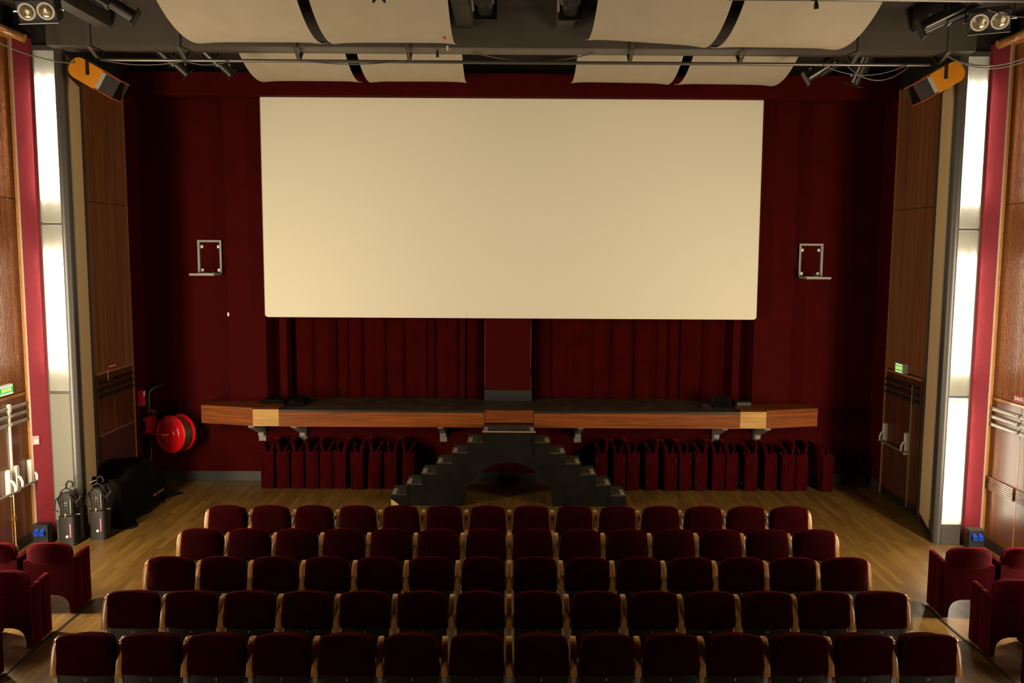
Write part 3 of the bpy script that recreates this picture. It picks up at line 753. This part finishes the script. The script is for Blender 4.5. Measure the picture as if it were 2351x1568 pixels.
# (x of the visible side panel, faces: +1 right / -1 left, lean, y shift)
SL = [(-4.05, -3.88, -1), (-3.855, -3.677, 1), (-3.613, -3.446, 1), (-3.369, -3.192, 1), (-3.138, -2.961, 1), (-2.876, -2.707, -1),
      (-2.591, -2.414, -1), (-2.353, -2.17, 1), (-2.021, -1.865, -1), (-1.775, -1.613, 1)]
SR = [(1.451, 1.623, -1), (1.719, 1.900, 1), (1.948, 2.120, 1), (2.293, 2.465, -1), (2.570, 2.752, 1), (2.819, 2.982, 1), (3.087, 3.278, -1),
      (3.365, 3.537, 1), (3.594, 3.767, 1), (3.939, 4.111, -1), (4.236, 4.427, 1), (4.542, 4.724, -1), (4.791, 4.944, -1)]
firstF = True
for grp, lst, nm in (('left', SL, 'folded armchairs stored under the left half of the stage'), ('right', SR, 'folded armchairs stored under the right half of the stage')):
    for i, (xa, xb, d) in enumerate(lst):
        n = len(lst)
        pos = ORD[i]+' from the left' if i < (n+1)//2 else ORD[n-1-i]+' from the right'
        if i == 0: pos = 'leftmost'
        if i == n-1: pos = 'rightmost'
        pos = {'first from the right': 'rightmost'}.get(pos, pos)
        lab = 'folded red armchair, %s in the %s group under the stage' % (pos, grp)
        # local y 0.052..0.225 is the side panel
        x = xa if d > 0 else xb
        lean = .05 if (grp == 'left' and i == 7) else (-.015 if (grp == 'left' and i == 6) else .004*((i*7) % 5-2))
        rot = (0, lean, -pi/2*d)
        e = Euler((0, 0, -pi/2*d)).to_matrix().to_4x4()
        ey = (Matrix.Rotation(lean, 4, 'Y') @ e).to_euler()
        loc = (x, 13.93+.27+random.uniform(-.012, .012)-(.03 if (grp == 'left' and i == 6) else 0)-.06, .006 if abs(lean) > .03 else 0)
        if grp == 'right': loc = (loc[0], loc[1]-.01, loc[2])
        if grp == 'left' and i == 0: loc = (-3.945, 14.145, 0); ey = Euler((0, 0, pi/2+.15))
        if firstF: o = F0; o.location = loc; o.rotation_euler = ey; o['label'] = lab; o['group'] = nm; firstF = False
        else: o = dup(F0, loc, ey, lab, nm)
o = dup(F0, (5.0, 14.06, 0), (0, 0, 0), 'red armchair turned at an angle, right end of the stored row', None)
o.rotation_euler = (0, 0, -pi/2+.22); o.location = (5.115, 14.07, 0)
if 'group' in o: del o['group']

# ------------------------------------------------------------------ floor rails holding the armchairs
for s, lab in ((-1, 'thin black floor rail under the left aisle armchairs'), (1, 'thin black floor rail under the right aisle armchairs')):
    tag(MB().box(s*4.67-.011, s*4.67+.011, 5.5, 9.3, .0005, .008).build('floor_rail', BLACK), lab, 'floor rail')

# ------------------------------------------------------------------ speaker shelves on the wall
for s, lab in ((-1, 'grey empty speaker bracket on the red wall left of the screen'), (1, 'grey empty speaker bracket on the red wall right of the screen')):
    t = thing('speaker_bracket', lab, 'bracket', (s*5.015, BW-.05, 3.55))
    x0, x1, y0, y1 = s*5.015-.2, s*5.015+.2, BW-.05, BW-.002
    b = MB().box(x0, x0+.035, y0, y1, 3.52, 4.10).box(x1-.035, x1, y0, y1, 3.52, 4.10).box(x0+.035, x1-.035, y0, y1, 4.065, 4.10)
    b.build('wall_frame', BRACKETGREY, t)
    b = MB().box(x0, x0+.035, BW-.42, y0, 3.52, 3.555).box(x1-.035, x1, BW-.42, y0, 3.52, 3.555).box(x0, x1, BW-.455, BW-.42, 3.52, 3.555).box(x0+.035, x1-.035, BW-.08, BW-.05, 3.52, 3.555)
    b.build('shelf_frame', BRACKETGREY, t)
    for xx in (x0+.06, x1-.06):
        for zz in (3.60, 3.99):
            MB().box(xx-.024, xx+.024, BW-.012, BW-.002, zz-.024, zz+.024).build('fixing_plate', GREYMET, t)
    MB().tube([(s*5.015+.04, BW-.01, 3.58), (s*5.015+.05, BW-.06, 3.60), (s*5.015+.08, BW-.1, 3.565)], .006, 6).build('loose_wire', GREYMET, t)
t = thing('wall_stud', 'tiny pale knob on the seam left of the screen', 'knob', (-4.70, 14.27, 2.87))
MB().lathe([(.02, -.035), (.028, 0), (.02, .035)], 10, Matrix.Translation((-4.70, 14.27, 2.87))).build('knob', WHITEMET, t, smooth=True)

# ------------------------------------------------------------------ hose reel, pipe, call point
t = thing('fire_hose_reel', 'big red fire hose reel on the wall beside the pipe', 'hose reel', (-5.56, 13.95, .92))
ax = Vector((-.38, -.92, .06)).normalized()
T = Matrix.Translation((-5.565, 13.86, .92)) @ Vector((0, 0, 1)).rotation_difference(ax).to_matrix().to_4x4()
MB().lathe([(0.001, .008), (.06, .02), (.07, .012), (.15, .012), (.165, .022), (.18, .012), (.27, .012), (.285, .03), (.31, .02), (.31, .0), (.05, -.01), (0.001, -.01)], 40, T).build('front_disc', GLOSSRED, t, smooth=True)
MB().lathe([(0.001, -.20), (.29, -.20), (.31, -.205), (.31, -.225), (.28, -.23), (0.001, -.23)], 40, T).build('rear_disc', GLOSSRED, t, smooth=True)
MB().lathe([(.10, -.01), (.10, -.2)], 20, T).build('drum', GLOSSRED, t, smooth=True)
path = [T @ Vector((.235*cos(q), .235*sin(q), -.035-.14*(k/160))) for k, q in enumerate([2*pi*4.0*k/160 for k in range(161)])]
MB().tube(path, .027, 8).build('hose', HOSE, t, smooth=True)
MB().tube([(-5.565-.02, 13.80, .925), (-5.60, 13.76, .925), (-5.66, 13.74, .93), (-5.97, 13.86, .93), (-6.0, 13.90, .95)], .020, 10).build('swing_arm', GLOSSRED, t, smooth=True)
b = MB().box(-6.05, -5.88, 14.0, 14.05, .92, 1.18)
b2 = MB().box(-6.03, -5.96, 13.86, 13.99, .93, .96).box(-6.03, -5.96, 13.86, 13.99, 1.14, 1.17)
b.build('hinge_plate', GLOSSRED, t, bevel=.006); b2.build('hinge_lug', GLOSSRED, t)
MB().tube([(-5.9, 14.06, 1.1), (-5.7, 14.15, 1.0), (-5.56, 14.10, .93)], .018, 8).build('support_arm', GLOSSRED, t)
t = thing('water_pipe', 'dark vertical water pipe with elbow in the left corner', 'pipe', (-6.03, 14.15, 0))
MB().tube([(-6.04, 14.14, .002), (-6.04, 14.14, 1.50), (-6.03, 14.15, 1.57), (-5.99, 14.20, 1.63), (-5.93, 14.30, 1.65), (-5.9, BW-.01, 1.65)], .036, 12).build('riser', BLACKMET, t, smooth=True)
MB().tube([(-6.04, 14.09, 1.26), (-5.90, 14.06, 1.26)], .030, 10).build('valve_body', BRASS, t, smooth=True)
MB().lathe([(.02, 0), (.045, .01), (.045, .02), (.02, .035)], 12, Matrix.Translation((-5.895, 14.05, 1.26)) @ Matrix.Rotation(pi/2, 4, 'Y')).build('valve_wheel', CHROME, t, smooth=True)
MB().tube([(-5.94, 14.07, 1.24), (-5.92, 14.05, 1.18), (-5.88, 14.03, 1.16)], .014, 8).build('outlet', CHROME, t)
t = thing('call_point', 'small red alarm box on the left side wall above the hose reel', 'alarm box', (-6.1, 14.02, 1.36))
MB().box(-6.145, -6.06, 13.98, 14.08, 1.36, 1.62).build('case', M('bright_red_plastic', (.6, .02, .03), .4), t, bevel=.006)
MB().box(-6.06, -6.055, 14.0, 14.06, 1.53, 1.60).build('plate', SIGNWHITE, t)
MB().box(-6.06, -6.05, 14.02, 14.05, 1.42, 1.44).build('button', CHROME, t)
t = thing('switch_plate', 'small pinkish switch plate on the red strip by the left door', 'switch', (-6.29, 11.2, 1.36))
Tp = Matrix.Translation((-6.31, 11.215, 1.40)) @ Matrix.Rotation(.66, 4, 'Z')
MB().box(-.04, .04, -.012, 0, -.06, .06, Tp).build('plate', M('pink_plate', (.55, .25, .25), .5), t, bevel=.004)
MB().box(-.02, .025, -.02, -.012, -.045, .01, Tp).build('rocker', WHITEMET, t)

# ------------------------------------------------------------------ floor socket boxes
for s, lab in ((-1, 'black floor socket box with blue plugs at the foot of the left column'), (1, 'black floor socket box with grey top at the foot of the right column')):
    t = thing('socket_box', lab, 'socket box', (s*6.24, 11.13, 0))
    lo, hi = sorted((s*6.14, s*6.335))
    MB().box(lo, hi, 11.07, 11.19, .001, .27).build('case', BLACK, t, bevel=.006)
    MB().box(lo-.004, hi+.004, 11.06, 11.195, .27, .285).build('lid', GREY if s > 0 else BLACK, t)
    for k in (0, 1):
        x = s*6.27-s*.075*k
        Tm = Matrix.Translation((x, 11.07, .215)) @ Matrix.Rotation(pi/2+.5, 4, 'X')
        MB().lathe([(.03, 0), (.03, .05), (.036, .055), (.036, .07)], 14, Tm).build('socket', BLUE, t, smooth=True)
        MB().box(-.032, .032, -.034, -.026, .02, .08, Tm).build('socket_cover', BLUE, t)

# ------------------------------------------------------------------ stage lamps standing on the floor
def floor_spot(loc, rz, label):
    t = thing('floor_spotlight', label, 'spotlight', loc, (0, 0, rz), 'unplugged spotlights standing on the floor')
    def rb(hw, z0, z1, r): 
        pts = arc(hw-r, hw-r, r, 0, pi/2, 4)+arc(-hw+r, hw-r, r, pi/2, pi, 4)+arc(-hw+r, -hw+r, r, pi, 1.5*pi, 4)+arc(hw-r, -hw+r, r, 1.5*pi, 2*pi, 4)
        return MB().prism(pts, 2, z0, z1)
    rb(.105, .001, .40, .035).build('barrel', BLACKMET, t, world=False, smooth=True)
    h = rb(.09, .41, .68, .03)
    h.build('lamp_house', BLACKMET, t, world=False, smooth=True)
    f = MB()
    for k in range(5):
        a = -.07+.035*k
        f.box(a-.004, a+.004, -.10, .10, .43, .66)
    f.build('cooling_fin', BLACKMET, t, world=False)
    rb(.07, .68, .70, .03).build('cap', BLACKMET, t, world=False)
    MB().tube([(-.14, 0, .405), (.14, 0, .405)], .008, 6).tube([(0, -.13, .405), (0, .12, .405)], .008, 6).build('shutter', GREYMET, t, world=False)
    MB().tube([(-.105, -.02, .50), (-.115, -.05, .62), (-.06, -.06, .74), (0, -.05, .78), (.06, -.04, .74), (.11, -.02, .60), (.105, 0, .50)], .011, 6).build('yoke', BLACKMET, t, world=False, smooth=True)
    MB().tube([(0, -.05, .76), (.0, -.05, .83), (.03, -.05, .87), (.075, -.05, .86), (.09, -.05, .82), (.075, -.05, .79)], .012, 8).build('hook_clamp', BLACKMET, t, world=False, smooth=True)
    MB().tube([(-.01, -.05, .82), (-.09, -.06, .79)], .008, 6).build('clamp_screw', CHROME, t, world=False)
    MB().box(.045, .06, -.112, -.106, .12, .30).build('scale_strip', PINK, t, world=False)
    MB().lathe([(.018, 0), (.018, .012), (.012, .016)], 14, Matrix.Translation((.01, -.106, .13)) @ Matrix.Rotation(pi/2, 4, 'X')).build('focus_knob', WHITEMET, t, world=False, smooth=True)
    MB().box(-.012, .012, -.096, -.091, .58, .59).box(-.004, .004, -.096, -.091, .57, .60).box(-.012, .012, -.096, -.091, .55, .556).build('maker_mark', SIGNWHITE, t, world=False)
    MB().box(.058, .075, -.096, -.088, .44, .63).build('label_strip', GREYMET, t, world=False)
    MB().lathe([(.015, 0), (.015, .01)], 10, Matrix.Translation((.0, -.105, .43)) @ Matrix.Rotation(pi/2, 4, 'X')).build('knob', BRASS, t, world=False)
    MB().tube([(.0, .07, .70), (.10, .03, .74), (.17, -.04, .66), (.13, -.09, .58), (.05, -.10, .70)], .009, 6).tube([(-.05, -.05, .72), (-.13, -.08, .62), (-.14, -.10, .5), (-.08, -.115, .47)], .009, 6).build('power_cord', BLACKMET, t, world=False, smooth=True)
    return t
floor_spot((-5.89, 11.17, 0), .06, 'black spotlight standing on the floor beside the blue sockets')
floor_spot((-5.60, 11.42, 0), .02, 'black spotlight standing on the floor beside the black cloth heap')

# ------------------------------------------------------------------ black cloth over a dolly
t = thing('covered_equipment', 'black cloth draped over equipment on a dolly by the left wall', 'covered equipment', (-5.8, 12.6, 0))
def drape():
    b = MB(); nx, ny = 26, 40; vs = []; fs = []
    x0, x1, y0, y1 = -6.10, -5.38, 11.78, 13.62
    for i in range(nx+1):
        for j in range(ny+1):
            u = i/nx; v = j/ny; y = y0+(y1-y0)*v; xm = max(x0, -(5.79+(y-11.36)*.3074)+.02); x = xm+(x1-xm)*u
            top = .62+.12*math.exp(-((v-.62)/.22)**2)+.05*math.exp(-((v-.1)/.12)**2)
            if v > .72: top -= (v-.72)*1.6
            eu = 1/(1+math.exp((x+5.53-.10*(v > .75)*(v-.75)*4)*34)); ev0 = 1/(1+math.exp(-(v-.05)*60)); ev1 = 1/(1+math.exp((v-.93)*45))
            e = eu*ev0*ev1
            z = .004+top*e*(1-.12*(1-u)*0)+.03*e*sin(16*v+3*u)+.02*sin(26*v)*eu*(1-eu)*3
            if v > .8: z = max(z, .10*(1-v)*5*eu)
            xx = x+.05*(1-e)*sin(13*v+1)*u+.03*sin(21*v)*u*(1-e)
            if v < .7: xx -= .10*max(0, u-.6)*2*(v/.7)
            vs.append((xx, y, max(.004, z)))
    for i in range(nx):
        for j in range(ny): fs.append((i*(ny+1)+j, (i+1)*(ny+1)+j, (i+1)*(ny+1)+j+1, i*(ny+1)+j+1))
    b.add(vs, fs); return b
drape().build('cloth', MATBLACK, t, smooth=True)
MB().box(-5.95, -5.50, 12.95, 13.45, .13, .16).build('dolly_board', wood('dolly_plywood', (.22, .10, .03), (.33, .16, .05), 1), t)
for x, y in ((-5.53, 13.38), (-5.88, 13.38)):
    MB().lathe([(.02, -.015), (.06, -.015), (.06, .015), (.02, .015)], 16, Matrix.Translation((x, y, .061)) @ Matrix.Rotation(pi/2, 4, 'Y')).build('caster', GREY, t, smooth=True)
# ------------------------------------------------------------------ acoustic canopies
def canopy(x0, x1, yc, z0, z1, R, a0, a1, label, group):
    """curved reflector: circular section about an x-parallel axis, belly down"""
    t = thing('acoustic_canopy', label, 'acoustic panel', ((x0+x1)/2, yc, (z0+z1)/2), (0, 0, 0), group)
    def sheet(off, th):
        b = MB(); n = 28; m = 10; vs = []; fs = []
        for side in (0, 1):
            rr_ = R-off-th*side
            for i in range(n+1):
                a = a0+(a1-a0)*i/n
                for j in range(m+1):
                    u = j/m; x = x0+(x1-x0)*u; zc = z0+(z1-z0)*u-.018*abs(2*u-1)**6
                    vs.append((x, yc+rr_*sin(a), zc+R-rr_*cos(a)))
        k = (n+1)*(m+1)
        for i in range(n):
            for j in range(m):
                q = (i*(m+1)+j, i*(m+1)+j+1, (i+1)*(m+1)+j+1, (i+1)*(m+1)+j); fs.append(q); fs.append(tuple(k+x for x in q[::-1]))
        ring = list(range(m+1))+[i*(m+1)+m for i in range(1, n+1)]+[n*(m+1)+j for j in range(m-1, -1, -1)]+[i*(m+1) for i in range(n-1, 0, -1)]
        for a, c in zip(ring, ring[1:]+ring[:1]): fs.append((a, c, k+c, k+a))
        return b.add(vs, fs)
    sheet(0, .010).build('reflector', CANOPY, t, smooth=True)
    sheet(.011, .008).build('backing', CANOPYBACK, t, smooth=True)
    for xx in (x0+.25*(x1-x0), x0+.75*(x1-x0)):
        zc = (z0+z1)/2
        MB().tube([(xx, yc-.5, zc+R-(R-.02)*cos(.3)), (xx, yc-.5, 7.0)], .006, 6).build('hanger_rod', BLACKMET, t)
NR = 1.95
for x0, x1, z0, z1, lab in ((-3.80, -2.30, 6.400, 6.405, 'cream curved ceiling panel, leftmost of the near four'), (-2.17, -.69, 6.405, 6.410, 'cream curved ceiling panel, second from left of the near four'),
                            (.92, 2.34, 6.47, 6.39, 'cream curved ceiling panel, second from right of the near four'), (2.47, 3.93, 6.385, 6.375, 'cream curved ceiling panel, rightmost of the near four')):
    canopy(x0, x1, 10.32, z0, z1, NR, -.90, .33, lab, 'cream ceiling panels above the seats')
for x0, x1, z0, z1, lab in ((-3.83, -2.34, 6.505, 6.508, 'cream curved ceiling panel, leftmost of the four behind the beam'), (-2.175, -.70, 6.508, 6.512, 'cream curved ceiling panel, second from left behind the beam'),
                            (.925, 2.41, 6.52, 6.505, 'cream curved ceiling panel, second from right behind the beam'), (2.55, 4.02, 6.503, 6.492, 'cream curved ceiling panel, rightmost of the four behind the beam')):
    canopy(x0, x1, 13.22, z0, z1, NR, -.68, .27, lab, 'cream ceiling panels above the stage front')
tag(MB().box(-.79, -.765, 10.60, 10.605, 6.33, 6.39).build('tape_tag', M('pale_tape', (.6, .55, .42), .6)), 'pale tape tag hanging from the near ceiling panel', 'tape')
tag(MB().box(-.80, -.775, 10.20, 10.31, 6.391, 6.397).build('tape_tag', M('red_tape', (.5, .03, .02), .6)), 'red tape strip on the near ceiling panel edge', 'tape')

# ------------------------------------------------------------------ lighting bar with hangers
t = thing('lighting_bar', 'long steel pipe hung below the ceiling beam', 'pipe', (0, 11.35, 6.36))
MB().tube([(-5.30, 11.35, 6.36), (5.40, 11.35, 6.36)], .021, 12).build('pipe', PIPEMET, t, smooth=True)
for x in (-5.33, -4.205, -2.74, -1.322, 1.521, 2.942, 4.392, 5.522):
    xi = x*.999
    b = MB().box(x-.022, x+.022, 11.105, 11.128, 6.47, 6.9)
    b.prism([(11.105, 6.47), (11.128, 6.47), (11.365, 6.375), (11.345, 6.365)], 0, x-.022, x+.022)
    b.prism([(11.50, 6.488), (11.47, 6.488), (11.345, 6.375), (11.365, 6.365)], 0, x-.022, x+.022)
    b.build('hanger', BEAM, t)
MB().tube([(2.2, 9.3, 6.585), (6.4, 9.3, 6.575)], .025, 12)
o = MB().tube([(2.25, 9.3, 6.592), (6.42, 9.3, 6.585)], .024, 12).build('overhead_pipe', PIPEMET, smooth=True); tag(o, 'steel pipe along the top edge of the picture, right', 'pipe')

def cable(pts, r, label, mat=WIRE, sag=0):
    P = [Vector(p) for p in pts]; out = []
    for a, b_ in zip(P, P[1:]):
        for k in range(10):
            t_ = k/10; q = a.lerp(b_, t_); q.z -= sag*4*t_*(1-t_); out.append(q)
    out.append(P[-1])
    return tag(MB().tube(out, r, 6).build('cable', mat, smooth=True), label, 'cable', 'hanging cables')
cable([(-6.34, 9.95, 6.58), (-5.55, 11.28, 6.30)], .009, 'pale cable sagging in front of the left light column', GREYMET, .14)
cable([(5.55, 11.2, 6.44), (6.36, 10.26, 6.40)], .009, 'pale cable sagging in front of the right light column', GREYMET, .22)
cable([(5.57, 11.27, 6.46), (6.37, 10.32, 6.43)], .009, 'second pale cable sagging in front of the right light column', GREYMET, .20)
cable([(-5.3, 11.33, 6.36), (-4.2, 11.33, 6.35), (-3.6, 11.33, 6.37)], .007, 'thin cable looped along the left end of the lighting bar', WIRE, .06)
cable([(-2.6, 11.33, 6.35), (-1.4, 11.33, 6.37)], .007, 'thin cable looped under the lighting bar left of centre', WIRE, .04)
cable([(-.55, 11.36, 6.50), (.3, 11.36, 6.38), (1.1, 11.36, 6.50)], .008, 'cable hanging behind the middle of the lighting bar', WIRE, .03)
cable([(4.3, 11.36, 6.38), (5.2, 11.4, 6.40)], .008, 'dark cable drooping at the right end of the lighting bar', WIRE, .22)
cable([(4.0, 11.30, 6.34), (5.1, 11.32, 6.36)], .007, 'shallow cable drooping at the right end of the lighting bar', WIRE, .13)
cable([(5.1, 9.5, 6.55), (5.8, 9.5, 6.52)], .008, 'cable loop beside the right twin lamp', WIRE, .06)

# ------------------------------------------------------------------ theatre lights
def profile_spot(loc, direction, label, L=.62, w=.11, hang=6.9, group=None, finned=True):
    """long spotlight: square finned lamp house, barrel, gel frame; local +X is the beam"""
    rot = aim(direction)
    t = thing('theatre_spotlight', label, 'spotlight', loc, rot, group)
    pts = [(-w, -w*.7), (-w*.7, -w), (w*.7, -w), (w, -w*.7), (w, w*.7), (w*.7, w), (-w*.7, w), (-w, w*.7)]
    MB().prism(pts, 0, -L*.5, .02).build('lamp_house', BLACKMET, t, world=False)
    f = MB()
    for k in (-1, 1):
        f.box(-L*.46, -.02, k*w*.45-.006, k*w*.45+.006, -w-.012, -w); f.box(-L*.46, -.02, k*w*.45-.006, k*w*.45+.006, w, w+.012)
        f.box(-L*.46, -.02, -w-.012, -w, k*w*.45-.006, k*w*.45+.006); f.box(-L*.46, -.02, w, w+.012, k*w*.45-.006, k*w*.45+.006)
    f.build('cooling_fin', BLACKMET, t, world=False)
    MB().tube([(.02, 0, 0), (L*.42, 0, 0)], w*.78, 16).build('barrel', BLACKMET, t, world=False, smooth=True)
    MB().box(L*.42, L*.45, -w*1.15, w*1.15, -w*1.15, w*1.15).build('gel_frame', BLACKMET, t, world=False)
    MB().tube([(-.18, w*1.15, -w*.3), (L*.38, w*1.15, -w*.3)], .014, 8).build('slide_rail', GREYMET, t, world=False, smooth=True)
    MB().lathe([(.02, 0), (.025, .02), (.02, .03)], 12, Matrix.Translation((L*.2, 0, w*.8)) ).build('knob', GREYMET, t, world=False)
    inv = rot.to_matrix().inverted()
    upl = inv @ Vector((0, 0, 1))
    a = Vector((0, -w*1.15, 0)); c = Vector((0, w*1.15, 0)); top = upl*(w*1.9)
    MB().tube([a, a*1.05+top*.9, top, c*1.05+top*.9, c], .012, 6).build('yoke', BLACKMET, t, world=False)
    MB().tube([top, upl*(hang-loc[2])], .014, 6).build('hanging_rod', BLACKMET, t, world=False)
    return t
profile_spot((-4.56, 10.05, 6.72), (.83, .25, -.50), 'black theatre spotlight in the top left corner, aimed down right', L=.70, w=.085, hang=6.99)
profile_spot((-4.57, 11.95, 6.46), (.62, .35, -.62), 'first black spotlight behind the left end of the lighting bar', L=.50, w=.075, hang=6.99)
profile_spot((-3.97, 11.95, 6.46), (.62, .35, -.62), 'second black spotlight behind the left end of the lighting bar', L=.50, w=.075, hang=6.99)
profile_spot((4.20, 11.95, 6.42), (-.80, .15, -.50), 'black spotlight behind the lighting bar, beside the right ceiling panel', L=.50, w=.085, hang=6.99)
profile_spot((4.74, 11.95, 6.42), (-.25, .30, -.85), 'black spotlight pointing steeply down behind the lighting bar, right', L=.48, w=.085, hang=6.99)
profile_spot((4.93, 10.05, 6.62), (-.85, .25, -.40), 'black theatre spotlight in the top right corner, aimed down left', L=.66, w=.10, hang=6.99)
profile_spot((-.31, 9.75, 6.73), (.02, .93, -.30), 'black finned spotlight at the top centre, left one', L=.60, w=.115, hang=6.99)
profile_spot((.64, 9.75, 6.73), (.06, .93, -.30), 'black finned spotlight at the top centre, right one', L=.60, w=.115, hang=6.99)
def blinder(loc, direction, roll, label):
    rot = (aim(direction).to_matrix() @ Matrix.Rotation(roll, 3, 'X')).to_euler()
    t = thing('twin_blinder_lamp', label, 'stage lamp', loc, rot)
    # local +X is the beam
    MB().prism([(-.16, -.10), (.02, -.12), (.02, .12), (-.16, .09)], 1, -.205, .205).build('housing', BLACK, t, world=False, bevel=.012)
    MB().box(.02, .05, -.205, .205, -.125, -.118).build('lip', ALU, t, world=False)
    for k in (-1, 1):
        T_ = Matrix.Translation((.02, k*.098, .0)) @ Matrix.Rotation(pi/2, 4, 'Y')
        MB().lathe([(.092, 0), (.092, .012), (.072, .012), (.070, 0)], 28, T_).build('lamp_ring', LAMPRING, t, world=False, smooth=True)
        MB().lathe([(.070, .0), (.070, .003), (.05, .012), (.02, .018), (.001, .019)], 28, T_).build('lens', LENS, t, world=False, smooth=True)
    MB().tube([(-.05, -.23, 0), (-.10, -.24, .16), (-.10, 0, .22), (-.10, .24, .16), (-.05, .23, 0)], .010, 6).build('yoke', BLACKMET, t, world=False)
    for k in (-1, 1): MB().tube([(-.05, k*.205, 0), (-.05, k*.26, 0)], .012, 8).build('wing_bolt', CHROME, t, world=False)
    MB().tube([(-.06, -.18, .125), (-.06, .18, .125)], .008, 6).build('handle_rod', CHROME, t, world=False)
    u_ = rot.to_matrix().inverted() @ Vector((0, 0, 1))
    MB().tube([Vector((-.10, 0, .22)), Vector((-.10, 0, .22))+u_*(6.99-loc[2]-.22)], .012, 6).build('hanging_rod', BLACKMET, t, world=False)
blinder((-5.12, 9.55, 6.48), (.12, -.93, -.42), .07, 'twin lamp with two round reflectors in the top left corner')
blinder((5.20, 9.62, 6.46), (-.40, -.88, -.50), .0, 'twin lamp with two round reflectors in the top right corner')
def flood(loc, direction, s, label):
    rot = aim(direction)
    t = thing('orange_floodlight', label, 'floodlight', loc, rot)
    R_ = .115
    pts = [(.15, -.135), (.15, .135)]+arc(-.16+R_*.0+.02, .135-R_, R_, pi/2, pi, 6)+arc(-.16+.02, -.135+R_, R_, pi, 1.5*pi, 6)
    MB().prism(pts, 1, -.14, .14).build('housing', ORANGE, t, world=False, bevel=.004)
    MB().box(.15, .40, -.138, .138, .118, .132).build('top_flap', RUST, t, world=False)
    MB().box(.15, .40, -.138, .138, -.132, -.118).build('bottom_flap', RUST, t, world=False)
    for k in (-1, 1):
        lo, hi = sorted((k*.125, k*.132))
        MB().box(.205, .398, lo, hi, -.117, .117).build('side_flap', M('dark_side_flap', (.03, .022, .02), .5), t, world=False)
        r = MB()
        for q in range(3): r.box(.152+q*.017, .166+q*.017, min(k*.122, k*.134), max(k*.122, k*.134), -.112, .112)
        r.build('reflector_strip', SILVER, t, world=False)
        inv = rot.to_matrix().inverted(); upl = inv @ Vector((0, 0, 1))
        yk = Vector((0, k*.155, 0))
        MB().tube([yk-upl*.02, yk+upl*.16], .020, 4).build('yoke_arm', BLACKMET, t, world=False)
        MB().lathe([(.022, 0), (.022, .012)], 12, Matrix.Translation((0, k*.145, 0)) @ Matrix.Rotation(-k*pi/2, 4, 'X')).build('pivot_bolt', BLACKMET, t, world=False)
    upl = rot.to_matrix().inverted() @ Vector((0, 0, 1))
    MB().tube([Vector((0, -.155, 0))+upl*.16, Vector((0, .155, 0))+upl*.16], .018, 4).tube([upl*.16, upl*(6.40-loc[2])], .016, 8).build('yoke_bar', BLACKMET, t, world=False)
flood((-5.42, 11.38, 6.165), (.87, .02, -.50), -1, 'orange floodlight hanging at the left end of the lighting bar')
flood((5.56, 11.38, 6.185), (-.86, .02, -.50), 1, 'orange floodlight hanging at the right end of the lighting bar')
# small clamps and hooks hanging near the top of the picture
t = thing('pipe_clamp', 'pair of dark clamp tips at the top edge over a near ceiling panel', 'clamp', (-1.30, 8.6, 7.0))
MB().tube([(-1.295, 8.6, 6.998), (-1.295, 8.6, 6.46)], .014, 8).build('rod', BLACKMET, t)
for x, d in ((-1.335, -1), (-1.255, 1)):
    MB().tube([(-1.295, 8.6, 6.47), (x, 8.6, 6.40), (x, 8.6, 6.355), (x+d*.02, 8.6, 6.325)], [.012, .016, .018, .011], 8).build('jaw', BLACKMET, t, smooth=True)
t = thing('pipe_clamp', 'small black clamp hanging from the pipe at the top right', 'clamp', (3.20, 9.3, 6.57))
MB().tube([(3.19, 9.3, 6.60), (3.19, 9.3, 6.55), (3.191, 9.3, 6.535), (3.195, 9.3, 6.49)], [.014, .018, .024, .026], 10).build('body', BLACKMET, t, smooth=True)
t = thing('beam_hook', 'small black peg hanging under the ceiling beam, left of centre', 'hook', (-.955, 11.3, 6.49))
MB().tube([(-.955, 11.3, 6.489), (-.955, 11.3, 6.44), (-.955, 11.3, 6.41)], [.016, .016, .024], 10).build('peg', BLACKMET, t, smooth=True)
